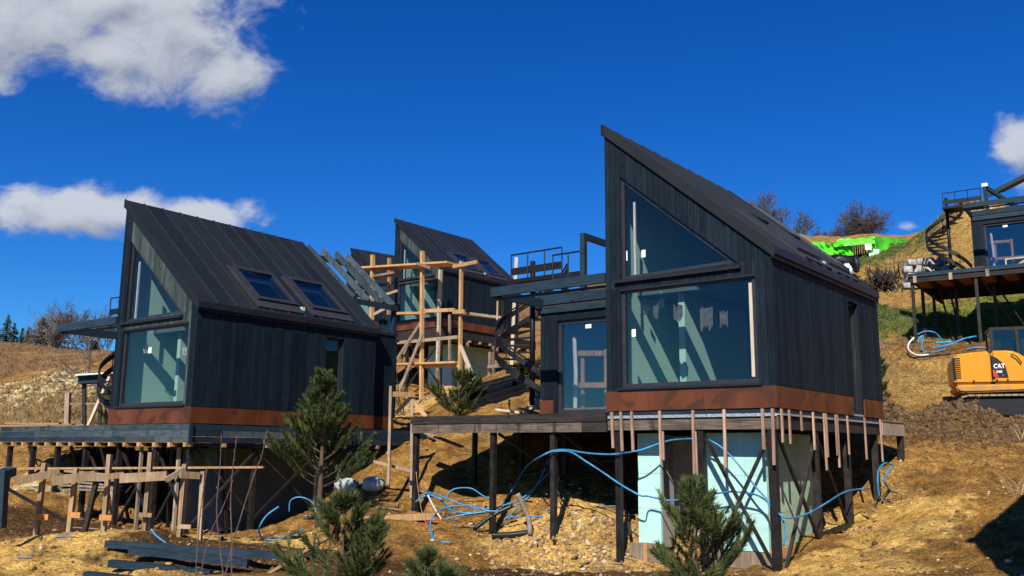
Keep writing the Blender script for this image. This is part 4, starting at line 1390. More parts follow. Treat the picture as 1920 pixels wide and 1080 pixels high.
# navy beams lying on the sand
NB = 'navy beams lying on the sand at lower left'
for (u0, v0, Y0, u1, v1, Y1, lb) in ((200, 1020, 15.6, 530, 1042, 15.4, 'long navy beam lying farthest back on the sand below the trestle'),
                                 (244, 1031, 15.2, 466, 1056, 15.0, 'second navy beam from the back on the sand, its end cut pointed'),
                                 (206, 1056, 14.9, 396, 1076, 14.8, 'short navy beam third from the back on offcuts of timber'),
                                 (160, 1078, 14.5, 330, 1096, 14.4, 'nearest navy beam, cut by the bottom frame edge')):
    pix_beam(u0, v0, Y0, u1, v1, Y1, .14, .11, 'navy_beam', 'navy_beam', lb, 'beam', NB)
for i, (u, v, a_) in enumerate(((330, 1063, .2), (375, 1068, 1.0), (265, 1078, .1), (200, 1072, .4), (400, 1072, 1.3))):
    o = MB().box(-.16, .16, -.04, .04, 0, .05).obj('timber_offcut', 'wood')
    p = at(u, v, 14.9); o.location = (p.x, p.y, p.z - .06); o.rotation_euler = (0, 0, a_)
    tag(o, ('timber offcut under the middle of the third navy beam', 'timber offcut lying askew under the tip of the third navy beam', 'timber offcut between the two nearest navy beams', 'timber offcut at the left end of the third navy beam', 'timber offcut standing out right of the third navy beam')[i], 'offcut', 'offcuts under the navy beams')
pix_beam(495, 1082, 14.6, 618, 1006, 17.5, .09, .03, 'wood', 'lath', 'long light lath lying across the soil beside the low foreground pine', 'lath')

# planks between the cabins
pix_beam(660, 975, 20.2, 815, 968, 20.0, .05, .14, 'wood', 'board', 'broad plank lying on edge before the blue pipe tangle', 'plank')
pix_beam(728, 914, 21.6, 733, 724, 21.6, .15, .06, 'wood_grey', 'post', 'weathered upright plank at the right end of the navy platform', 'plank')
pix_beam(770, 962, 22.3, 773, 742, 22.3, .08, .06, 'wood_grey', 'post', 'thin weathered upright beside the dark rim beam end', 'plank')
pix_beam(738, 739, 22, 776, 740, 22.3, .10, .12, 'wood', 'ledger', 'short timber nailed between two weathered uprights', 'plank')
pix_beam(742, 775, 24, 770, 745, 24, .08, .10, 'wood_dark', 'brace', 'dark diagonal timber behind the two weathered uprights', 'plank')
pix_beam(760, 740, 24.5, 800, 782, 24.0, .05, .10, 'wood', 'brace', 'light diagonal timber behind the two weathered uprights', 'plank')
pix_beam(700, 865, 21.9, 776, 884, 21.9, .05, .07, 'wood_grey', 'brace', 'thin diagonal timber under the right end of the navy platform', 'plank')
pix_beam(800, 812, 22.6, 866, 838, 22.2, .26, .04, 'wood_grey', 'plank', 'weathered plank sloping down under the dark rim beam', 'plank')
for (u, v, Y, hh, lb) in ((953, 772, 24.5, .32, 'short upright timber stake left of the stacked offcuts'), (992, 768, 24.0, .36, 'short upright timber stake beside the annex pillar')):
    p = at(u, v, Y)
    o = MB().beam((0, 0, -.1), (.03, 0, hh), .09, .06).obj('stake', 'wood'); o.location = p
    tag(o, lb, 'stake')
for i, (u, v, Y, a_, w_) in enumerate(((945, 772, 24.4, .1, .5), (985, 770, 23.9, .7, .5), (998, 768, 23.8, -.3, .35), (960, 774, 24, .3, .9))):
    o = MB().box(-w_ / 2, w_ / 2, -.05, .05, 0, .06).obj('timber_offcut', 'wood_pale'); p = at(u, v, Y); o.location = p; o.rotation_euler = (0, .1, a_)
    tag(o, ('pale offcut farthest left on the bank by the annex pillar', 'pale offcut lying askew nearest the upright stake by the annex pillar', 'short pale offcut touching the white plastic sack', 'long pale offcut lying flat between the two upright stakes')[i], 'offcut', 'offcuts beside the annex pillar')
for i in range(5):
    o = MB().box(-.9, .9, -.06, .06, 0, .04).obj('plank', 'wood'); p = at(45 + 16 * i, 800 - 3 * (i % 2), 27.5 + .3 * i); o.location = (p.x, p.y, p.z + .03 * (i % 3)); o.rotation_euler = (0, 0, -.3 + .15 * (i % 3))
    tag(o, ('leftmost', 'second from left', 'middle', 'second from right', 'rightmost')[i] + ' of the fresh planks behind the left end of the navy platform', 'plank', 'planks behind the navy platform')
for i in range(6):
    o = MB().box(-.8, .8, -.07, .07, 0, .05).obj('plank', 'wood_grey'); p = at(165 + 3 * i, 920 - 6 * i, 24.0); o.location = p; o.rotation_euler = (0, .04 * (i % 3), -.25 + .13 * (i % 3))
    tag(o, ('bottom', 'second lowest', 'third lowest', 'third highest', 'second highest', 'top')[i] + ' weathered plank in the loose heap under the navy platform', 'plank', 'plank heap under the navy platform')

# low dark shelter behind L and leaning planks
sh = thing('shelter', 'low dark shelter on posts behind the left edge of the grey gable', 'shelter', at(180, 760, 33))
q0 = sh.location.copy()
for nm, (u0, v0, u1, v1, w_, t_, m_) in (('fascia', (152, 712, 225, 707, .5, .32, 'navy_beam')), ('roof_sheet', (152, 705, 230, 700, .9, .05, 'white_film')), ('post', (158, 800, 158, 718, .12, .12, 'steel')), ('post', (187, 800, 188, 718, .1, .1, 'steel')), ('rail', (125, 757, 200, 757, .08, .08, 'wood_grey')), ('post', (126, 805, 128, 737, .2, .15, 'wood_grey'))):
    MB().beam(at(u0, v0, 33) - q0, at(u1, v1, 33) - q0, w_, t_).obj(nm, m_, sh)
pix_beam(166, 798, 30.5, 208, 703, 30.5, .16, .08, 'wood_pale', 'plank', 'pale plank leaning against the low dark shelter', 'plank')

# ------------------------------------------------------------------ pipes and hoses
def RP(u, v, y=.35): return wl('R', unp('R', u, v, y))
def c7(X, Y): return (760 + X / 3.177, 740 + Y / 3.177)
def c8(X, Y): return (1120 + X / 3.177, 740 + Y / 3.177)


def pipe(pts, r, mat, label, cat='pipe', group=None, n=7, name='water_pipe'):
    p0 = Vector(pts[0])
    o = MB().tube([p - p0 for p in spline(pts, n)], r, 8).obj(name, mat, None, True)
    o.location = p0
    return tag(o, label, cat, group)


def lay(c, l, dy=-.05):
    Y = min(gnd(*c(*p)).y for p in l) + dy
    return [at(*c(*p), Y) for p in l]


BP = 'blue water pipes on the site'
TY = 2.0
def tang(l, y=TY, back=.0):
    Y = min(gnd(*c7(*p)).y for p in l) - .06 + back
    return [at(*c7(*p), Y + .03 * (i % 3)) for i, p in enumerate(l)]
pipe(tang([(575, 655), (640, 560), (720, 430)], 1.3) + [RP(*c7(*p), .0) for p in ((800, 372), (880, 335), (960, 328), (1060, 345), (1180, 355), (1270, 352), (1400, 330))] +
     [RP(*c8(*p), .2) for p in ((420, 275), (560, 262), (640, 262), (720, 300), (800, 370), (890, 480), (960, 570), (1030, 640), (1090, 720), (1120, 800), (1110, 900))], .0165, 'blue_pipe',
     'blue pipe arching from the tangle up to the battens and down the mint box', 'pipe', BP)
pipe([RP(*c7(*p), .0) for p in ((880, 338), (980, 340), (1080, 400), (1180, 465), (1290, 540), (1400, 600))] +
     [RP(*c8(*p), .25) for p in ((300, 605), (430, 630), (560, 612), (700, 590), (800, 578), (920, 590), (990, 620))] + [RP(*c8(*p), .15) for p in ((1050, 680), (1130, 735))] +
     [wl('R', (3.55, yy, zz_)) for yy, zz_ in ((1.0, -1.85), (1.9, -1.72), (2.9, -1.55), (3.6, -1.5), (4.6, -1.5))], .0165, 'blue_pipe',
     'blue pipe sagging across the front of the mint green box', 'pipe', BP)
for l, y, lb in (([(90, 575), (200, 620), (280, 690), (420, 705), (520, 690), (620, 650), (720, 600), (860, 460)], 2.0, 'blue pipe of the tangle that climbs right to the dark post'),
                 ([(135, 580), (200, 600), (330, 650), (450, 680), (640, 670)], 1.9, 'short blue pipe lying flat through the middle of the tangle'),
                 ([(250, 640), (255, 590), (300, 560), (390, 558), (460, 600), (520, 630)], 2.4, 'blue pipe forming the small upper hoop of the tangle'),
                 ([(165, 850), (150, 760), (200, 690), (280, 665), (400, 662), (480, 690), (560, 695)], 1.2, 'blue pipe bent round the left end of the tangle'),
                 ([(240, 742), (340, 715), (480, 695), (640, 640)], 1.4, 'straight blue pipe at the front of the tangle'),
                 ([(150, 830), (170, 860), (210, 876), (272, 880)], .9, 'blue pipe end curling over the pale rubble'),
                 ([(700, 640), (740, 600), (800, 510), (862, 370)], 1.0, 'blue pipe rising steeply behind the dark post'),
                 ([(60, 640), (110, 605), (180, 610), (230, 640), (280, 720)], 2.2, 'blue pipe drooping at the far left of the tangle'),
                 ([(600, 735), (700, 722), (830, 728)], 1.6, 'blue pipe lying low at the right of the tangle'),
                 ([(585, 750), (640, 700), (700, 640)], 1.6, 'thin blue offshoot beside the grey hose')):
    pipe(tang(l, y), .0165, 'blue_pipe', lb, 'pipe', BP)
for l, lb in (([(1525, 700), (1522, 620), (1535, 555), (1590, 520), (1655, 528)], 'blue pipe loop standing by the right rear posts'), ([(1655, 545), (1605, 570), (1580, 620), (1620, 670), (1685, 690)], 'blue pipe tail curling on the bank by the right rear posts')):
    pipe([wl('R', (3.75, unp('R', *c8(*p), .3).y * 0 + 4.6 + (p[0] - 1525) / 120, -1.62 + (690 - p[1]) / 265)) for p in l], .02, 'blue_pipe', lb, 'pipe', BP)
def c6(X, Y): return (480 + X / 2.571, 660 + Y / 2.571)
def c5(X, Y): return (X / 3.177, 740 + Y / 3.177)
pipe(lay(c6, [(110, 745), (50, 790), (15, 850), (30, 895), (90, 905), (160, 885), (232, 850)]), .017, 'blue_pipe', 'blue pipe bent in a wide hook left of the tall pine trunk', 'pipe', BP)
pipe(lay(c6, [(160, 770), (165, 720), (200, 700), (250, 710), (285, 745), (280, 785), (230, 790)]), .016, 'blue_pipe', 'blue pipe coil in the shade behind the tall pine trunk', 'pipe', BP)
for l, lb in (([(815, 605), (835, 640), (862, 692)], 'short blue pipe hanging behind the pale trestle posts'), ([(900, 800), (930, 840), (990, 885)], 'short blue pipe lying among stones behind the trestle'), ([(722, 760), (735, 700), (742, 660)], 'blue pipe standing in the shade behind the trestle'),
              ([(105, 966), (150, 970), (190, 968)], 'blue pipe end lying by the leftmost trestle post'), ([(330, 850), (400, 838), (455, 826)], 'blue pipe lying on the soil between the trestle posts')):
    pipe(lay(c5, l), .017 if l[0][0] > 700 else .010, 'blue_pipe', lb, 'pipe', BP)
def c9(X, Y): return (1680 + X / 4.908, 560 + Y / 4.908)
for l, mt, lb in (([(165, 358), (115, 420), (125, 480), (200, 520), (300, 515)], 'white_film', 'pale pipe ring on the ground below the far right platform'),
                  ([(195, 330), (250, 305), (310, 300), (370, 320), (410, 370), (420, 405)], 'blue_pipe', 'blue pipe hoop below the far right platform'),
                  ([(365, 408), (440, 402), (520, 398)], 'blue_pipe', 'thick blue pipe length below the ladder of the far right platform'),
                  ([(330, 455), (500, 420), (620, 370), (740, 345)], 'blue_pipe', 'blue pipe running towards the excavator cab'),
                  ([(190, 400), (250, 340), (240, 470), (350, 490), (460, 462)], 'blue_pipe', 'blue pipe zigzag inside the coil below the far right platform'),
                  ([(650, 462), (740, 450), (825, 452)], 'blue_pipe', 'blue pipe lying just left of the excavator cab'),
                  ([(100, 495), (150, 540), (300, 530), (400, 520), (505, 512)], 'black_pipe', 'black hose round the front of the coil below the far right platform')):
    pipe(lay(c9, l, -.15), .05 if 'thick' in lb else .03, mt, lb, 'pipe', BP if mt == 'blue_pipe' else None)
pipe(tang([(668, 590), (700, 660), (735, 740), (745, 835)], .8), .055, 'hose', 'thick grey dusty hose standing in the rubble beside the tangle', 'hose')
pipe(tang([(515, 838), (620, 835), (735, 822)], .6), .06, 'black_pipe', 'thick black drain pipe lying at the foot of the dark post', 'pipe')
pipe(tang([(405, 805), (520, 720), (640, 660)], 1.2), .045, 'black_pipe', 'black drain pipe slanting up into the blue tangle', 'pipe')
pipe(tang([(910, 380), (915, 480), (905, 560), (930, 620), (970, 668)], .8), .018, 'black_pipe', 'black cable hanging behind the second dark post', 'cable')
pipe(tang([(40, 795), (110, 770), (180, 745), (215, 750)], 1.6), .012, 'red', 'red and white tape on the rubble left of the tangle', 'tape')
pipe(tang([(135, 600), (170, 670), (215, 745)], 1.7), .018, 'white_film', 'white plastic strip hanging from the blue tangle', 'strip')
pipe(tang([(65, 460), (75, 560), (100, 700), (150, 830)], .3), .006, 'hay', 'thin dead stalk in front of the leftmost dark post', 'stalk')

# ------------------------------------------------------------------ bags
def lump(name, mat, loc, s, seed, label, cat, group=None, sq=2.6, sub=(26, 16), rz=0.0):
    mb = MB()
    n, m_ = sub
    r2 = np.random.default_rng(seed)
    ph = r2.uniform(0, 6.28, 8)
    def pw(c): return math.copysign(abs(c) ** (2 / sq), c)
    for j in range(m_ + 1):
        th = math.pi * (j / m_ - .5)
        for i in range(n):
            a_ = 2 * math.pi * i / n
            k = 1 + .06 * math.sin(3 * a_ + ph[0] + 2 * th) + .05 * math.sin(5 * a_ + ph[1]) * math.cos(th * 3 + ph[2]) + .04 * math.sin(9 * a_ + ph[3] + 5 * th) + r2.normal(0, .035)
            mb.v.append((s[0] * pw(math.cos(th)) * pw(math.cos(a_)) * k, s[1] * pw(math.cos(th)) * pw(math.sin(a_)) * k, s[2] * (1 + pw(math.sin(th))) * (1 + .05 * math.sin(2 * a_ + ph[4])) * (1 + r2.normal(0, .03))))
    for j in range(m_):
        for i in range(n):
            i2 = (i + 1) % n
            mb.f.append((j * n + i, j * n + i2, (j + 1) * n + i2, (j + 1) * n + i)); mb.m.append(0)
    o = mb.obj(name, mat, None, True)
    o.location = loc; o.rotation_euler = (0, 0, rz)
    return tag(o, label, cat, group)


p = gnd(699, 921); lump('sack', 'bag', p + Vector((0, 0, -.05)), (.27, .2, .17), 3, 'full white sack right of the tall pine, before the upright plank', 'sack', 'white sacks by the tall pine')
p = gnd(650, 918); lump('sack', 'bag', p + Vector((0, 0, -.06)), (.30, .2, .16), 4, 'slumped white sack half hidden behind the tall pine', 'sack', 'white sacks by the tall pine')
p = at(1007, 766, 23.8); lump('sack', 'bag', p, (.15, .15, .26), 5, 'small white plastic sack beside the annex pillar foot', 'sack')
k_ = 0
for r_ in range(4):
    for c_ in range(5 - (r_ == 3)):
        q_ = at(1701 + 17.5 * c_ + 6 * (r_ % 2), 538 - 14.5 * r_, 42.5 + .2 * (c_ % 2))
        lump('wrapped_block', 'sack', q_ + Vector((0, 0, -.12)), (.215, .26, .155 + .02 * ((k_ * 7) % 3)), 20 + k_, ('bottom', 'second', 'third', 'top')[r_] + ' row, ' + ('first', 'second', 'third', 'fourth', 'fifth')[c_] + ' film wrapped block from the left behind the far right platform',
             'wrapped block', 'film wrapped blocks stacked uphill', 5.0, (24, 12), .08 * ((k_ * 5) % 7 - 3)); k_ += 1
for i, (u, v, s_) in enumerate(((1775, 520, .5), (1765, 497, .35), (1800, 520, .45))):
    lump('tarpaulin', 'black_tarp' if i else 'sack', at(u, v, 43.5), (s_, .4, s_ * .45), 40 + i, ('pale wrapped bundle sagging right of the stacked blocks', 'small black tarpaulin heaped on the stacked blocks', 'black tarpaulin heap behind the foot of the uphill spiral stair')[i], 'tarpaulin')
lump('tarpaulin', 'black_tarp', at(1580, 507, 56), (.95, .6, .45), 51, 'large black tarpaulin bundle before the lime green sheeting', 'tarpaulin', None, 2.6)
lump('tarpaulin', 'black_tarp', at(1606, 512, 55.2), (.22, .3, .52), 53, 'hanging black tarpaulin fold right of the white sheet', 'tarpaulin', None, 2.2)
lump('sheet_bundle', 'white_film', at(1588, 521, 54.4), (.36, .3, .42), 52, 'white sheet showing under the black tarpaulin bundle', 'sheet', None, 2.0)

# ------------------------------------------------------------------ lime green sheeting on the hill
GT = thing('sheeted_shed', 'lime green tarpaulin sheeted shed on the hilltop below the bare trees', 'shed', at(1640, 480, 64))
g0 = GT.location.copy()
def sheet_(tops, bots, Y0, Y1, seed, nm='tarpaulin_sheet', mat='lime', pleat=.12):
    n, m_ = 42, 9
    r2 = np.random.default_rng(seed)
    ph = r2.uniform(0, 6.28, 6)
    def ip(l, t):
        k = t * (len(l) - 1); i = min(int(k), len(l) - 2); f = k - i
        return (l[i][0] * (1 - f) + l[i + 1][0] * f, l[i][1] * (1 - f) + l[i + 1][1] * f)
    mb = MB()
    for side in (0, .5):
        for j in range(m_ + 1):
            for i in range(n + 1):
                t = i / n; s_ = j / m_
                (ua, va), (ub, vb) = ip(tops, t), ip(bots, t)
                Y = Y0 + (Y1 - Y0) * t + pleat * (.7 * math.sin(t * 9 + ph[0] + 4 * s_) + .5 * math.sin(t * 23 + ph[1] - 5 * s_) + .9 * math.sin(t * 5 + 7 * s_ + ph[2]) + r2.normal(0, .07)) - .3 * s_ + side * 2
                wv = .9 * math.sin(t * 25 + ph[3]) if j == 0 else 0
                mb.v.append(tuple(at(ua + (ub - ua) * s_, va + (vb - va) * s_ + wv, Y) - g0))
    N = (n + 1) * (m_ + 1)
    for j in range(m_):
        for i in range(n):
            a_ = j * (n + 1) + i
            mb.f.append((a_, a_ + 1, a_ + n + 2, a_ + n + 1)); mb.m.append(0)
            mb.f.append((N + a_ + n + 1, N + a_ + n + 2, N + a_ + 1, N + a_)); mb.m.append(0)
    return mb.obj(nm, mat, GT, True)
def cg(X, Y): return (1400 + X / 5.05, 360 + Y / 5.05)
sheet_([cg(*p) for p in ((600, 478), (690, 470), (815, 490))], [cg(*p) for p in ((615, 520), (745, 600), (860, 590))], 63, 62.5, 1)
sheet_([cg(*p) for p in ((815, 492), (890, 438), (1000, 443), (1130, 435), (1215, 420))], [cg(*p) for p in ((830, 525), (900, 512), (1000, 505), (1130, 490), (1215, 490))], 62.5, 61.5, 2, pleat=.06)
sheet_([cg(*p) for p in ((830, 520), (900, 512), (1005, 505))], [cg(*p) for p in ((850, 590), (930, 600), (1012, 600))], 62.6, 62.3, 3)
sheet_([cg(*p) for p in ((1128, 490), (1170, 488), (1215, 480))], [cg(*p) for p in ((1150, 612), (1190, 612), (1240, 612))], 61.9, 61.4, 4)
sheet_([cg(*p) for p in ((1212, 420), (1300, 428), (1450, 445), (1625, 464))], [cg(*p) for p in ((1240, 614), (1330, 606), (1450, 580), (1640, 478))], 61.5, 66, 5)
for i in range(6):
    MB().beam(at(*cg(1018 + i * 21, 612), 62.6) - g0, at(*cg(1018 + i * 21, 497), 62.6) - g0, .15, .04).obj('door_plank', 'brush', GT)
for (X, Y_, s_) in ((1150, 520, .22), (1225, 570, .2), (1180, 600, .16)):
    q_ = at(*cg(X, Y_), 61.2) - g0
    MB().box(q_.x - s_, q_.x + s_, q_.y - .05, q_.y, q_.z - s_, q_.z + s_).obj('white_patch', 'white_film', GT)

# ------------------------------------------------------------------ brushwood
mb = MB()
bc = at(1660, 543, 45)
for i in range(260):
    a_ = random.uniform(-1, 1); q_ = Vector((random.gauss(0, .45), random.gauss(0, .3), random.uniform(0, .85)))
    d_ = Vector((random.gauss(0, .5), random.gauss(0, .4), random.uniform(.2, 1.0))).normalized() * random.uniform(.3, .8)
    mb.tube([q_ - d_ * .4, q_ + d_ * .6], random.uniform(.012, .035), 4)
o = mb.obj('brushwood', 'brush'); o.location = bc
tag(o, 'dark heap of brushwood on the bank left of the wrapped blocks', 'brushwood', None, 'stuff')
mb = MB()
for i in range(60):
    q_ = Vector((random.gauss(0, .6), random.gauss(0, .3), random.uniform(0, .3))); d_ = Vector((random.gauss(0, 1), random.gauss(0, .5), random.uniform(0, .5))).normalized() * .5
    mb.tube([q_ - d_ * .4, q_ + d_ * .6], random.uniform(.012, .03), 4)
o = mb.obj('brushwood', 'brush'); o.location = at(1628, 536, 47)
tag(o, 'low scatter of brushwood behind the roof end of the nearest cabin', 'brushwood', None, 'stuff')

# ------------------------------------------------------------------ excavator
import bmesh
ex = thing('excavator', 'yellow compact excavator with black cab behind the ridge of clay', 'excavator', at(1792, 737, 25.4), math.radians(-21))
def solid(name, prof, y0, y1, mat, bev=.06, seg=3, parent=ex, smooth=True):
    bm = bmesh.new()
    a_ = [bm.verts.new((x, y0, z)) for x, z in prof]; b_ = [bm.verts.new((x, y1, z)) for x, z in prof]
    n = len(prof)
    bm.faces.new(a_); bm.faces.new(b_[::-1])
    for i in range(n): bm.faces.new((a_[(i + 1) % n], a_[i], b_[i], b_[(i + 1) % n]))
    bmesh.ops.recalc_face_normals(bm, faces=bm.faces)
    if bev: bmesh.ops.bevel(bm, geom=bm.edges[:], offset=bev, segments=seg, affect='EDGES', clamp_overlap=True)
    m_ = bpy.data.meshes.new(name); bm.to_mesh(m_); bm.free()
    m_.materials.append(MAT[mat])
    o = link(bpy.data.objects.new(name, m_), parent)
    if smooth:
        m_.polygons.foreach_set('use_smooth', [True] * len(m_.polygons)); m_.set_sharp_from_angle(angle=math.radians(35))
    return o
solid('engine_hood', [(.0, .25), (-.02, .9), (.06, 1.07), (.45, 1.12), (.93, 1.145), (.93, .25)], .0, 2.0, 'yellow', .05)
solid('side_cowl', [(.945, .25), (.945, 1.15), (1.40, 1.15), (1.58, 1.10), (1.74, .98), (1.88, .85), (2.12, .78), (3.0, .70), (3.0, .25)], -.03, .95, 'yellow', .06)
solid('counterweight', [(.01, .23), (.02, .10), (.10, .02), (.25, .0), (1.80, .04), (1.80, .23)], -.04, 2.04, 'yellow', .05)
solid('side_tank', [(1.72, .0), (1.72, .62), (2.02, .60), (2.06, .25), (2.06, .0)], -.10, .3, 'yellow', .03)
solid('platform_frame', [(1.82, .04), (1.82, .24), (3.3, .24), (3.3, .04)], .1, 1.9, 'excblack', .02)
for k in range(10):
    z = .40 + k * .06
    MB().box(-.035, .17, -.012, .06, z, z + .032).obj('vent_slot', 'excblack', ex)
for (x, z) in ((.45, .30), (1.02, .32), (1.28, .32)): MB().box(x, x + .05, -.045, -.0, z, z + .04).obj('catch', 'excblack', ex)
MB().box(.93, .945, -.008, 1.9, .26, 1.13).obj('hood_seam', 'excblack', ex)
MB().tube([(1.44, -.06, 1.02), (1.46, -.10, 1.03), (1.56, -.11, .96), (1.66, -.10, .80), (1.66, -.06, .79)], .016, 6).obj('grab_handle', 'excblack', ex, True)
dk = MB().prism([(.96, .42), (1.33, .40), (1.28, .70), (1.20, .82), (1.08, .94), (.945, 1.02)], lambda x, z: (x, -.048, z), lambda x, z: (x, -.02, z)).obj('decal', 'excblack', ex)
MB().prism([(.955, .62), (.99, .62), (1.10, .41), (.97, .425)], lambda x, z: (x, -.052, z), lambda x, z: (x, -.0485, z)).obj('stripe', 'red', dk)


def text(txt, size, loc, mat, parent, sx=1.0, bold=.0):
    cu = bpy.data.curves.new('lettering', 'FONT')
    cu.body = txt; cu.size = size; cu.extrude = .002; cu.offset = bold; cu.align_x = 'LEFT'
    tmp = bpy.data.objects.new('tmp', cu); COL.objects.link(tmp)
    dg = bpy.context.evaluated_depsgraph_get()
    m_ = bpy.data.meshes.new_from_object(tmp.evaluated_get(dg))
    bpy.data.objects.remove(tmp)
    m_.materials.clear(); m_.materials.append(MAT[mat])
    o = link(bpy.data.objects.new('lettering', m_), parent)
    o.location = loc; o.rotation_euler = (math.pi / 2, 0, 0); o.scale = (sx, 1, 1)
    return o


text('CAT', .165, (.985, -.0535, .665), 'white', dk, .85, .006)
MB().prism([(1.045, .662), (1.145, .662), (1.095, .715)], lambda x, z: (x, -.0565, z), lambda x, z: (x, -.054, z)).obj('triangle_mark', 'yellow', dk)
text('308E', .09, (1.035, -.0535, .535), 'white', dk, .85, .002)
text('2', .05, (1.19, -.0535, .45), 'white', dk, .85)
cabp = MB()
for (x, y) in ((1.08, 1.0), (1.72, .98), (2.55, 1.0), (1.08, 1.95), (2.55, 1.95)): cabp.box(x, x + .085, y, y + .08, .24, 1.83)
cabp.box(1.08, 2.64, 1.0, 2.03, 1.832, 1.92); cabp.box(1.08, 2.64, 1.0, 2.03, .24, 1.13)
cb_ = cabp.obj('cab', 'excblack', ex)
for (x0, x1) in ((1.17, 1.715), (1.81, 2.545)): MB().box(x0, x1, 1.03, 1.04, 1.135, 1.828).obj('window', 'cabglass', cb_)
MB().box(1.10, 1.11, 1.09, 1.94, 1.135, 1.828).obj('window', 'cabglass', cb_)
MB().box(1.17, 2.5, 1.99, 2.0, 1.135, 1.828).obj('window', 'cabglass', cb_)
MB().box(1.45, 1.9, 1.3, 1.7, 1.1, 1.6).obj('seat', 'excblack', cb_)
for (ya, yb) in ((-.12, .33), (1.65, 2.1)):
    n = 36; mb = MB()
    L_, r_ = 2.25, .30
    path = []
    for k in range(n):
        t = k / n * (2 * L_ + 2 * math.pi * r_)
        if t < L_: path.append((.30 + t, -.10))
        elif t < L_ + math.pi * r_: a_ = (t - L_) / r_; path.append((.30 + L_ + r_ * math.sin(a_), -.10 - r_ + r_ * math.cos(a_)))
        elif t < 2 * L_ + math.pi * r_: path.append((.30 + L_ - (t - L_ - math.pi * r_), -.10 - 2 * r_))
        else: a_ = (t - 2 * L_ - math.pi * r_) / r_; path.append((.30 - r_ * math.sin(a_), -.10 - r_ - r_ * math.cos(a_)))
    for k in range(n):
        (xa, za), (xb, zb) = path[k], path[(k + 1) % n]
        dx, dz = xb - xa, zb - za; L2 = math.hypot(dx, dz); nx_, nz_ = -dz / L2, dx / L2
        w_ = .9
        mb.hexa([(xa, ya, za), (xa + dx * w_, ya, za + dz * w_), (xa + dx * w_, yb, za + dz * w_), (xa, yb, za), (xa + nx_ * .05, ya, za + nz_ * .05), (xa + dx * w_ + nx_ * .05, ya, za + dz * w_ + nz_ * .05), (xa + dx * w_ + nx_ * .05, yb, za + dz * w_ + nz_ * .05), (xa + nx_ * .05, yb, za + nz_ * .05)], 1 if nz_ > .7 else 0)
    tk = mb.obj('track', ['rubber', 'mudtop'], ex)
    MB().box(.25, 2.6, ya + .06, yb - .06, -.62, -.18).obj('track_frame', 'excblack', tk)
MB().box(.9, 2.0, .35, 1.63, -.5, .03).obj('undercarriage', 'excblack', ex)
MB().beam((2.9, .75, .5), (4.2, .7, 2.6), .3, .32).obj('boom', 'yellow', ex)
MB().beam((4.15, .7, 2.6), (5.3, .65, .7), .24, .24).obj('stick', 'yellow', ex)
solid('bucket', [(5.1, .5), (5.5, .55), (5.55, .0), (5.2, -.25), (4.95, .05)], .3, 1.0, 'excblack', .03)


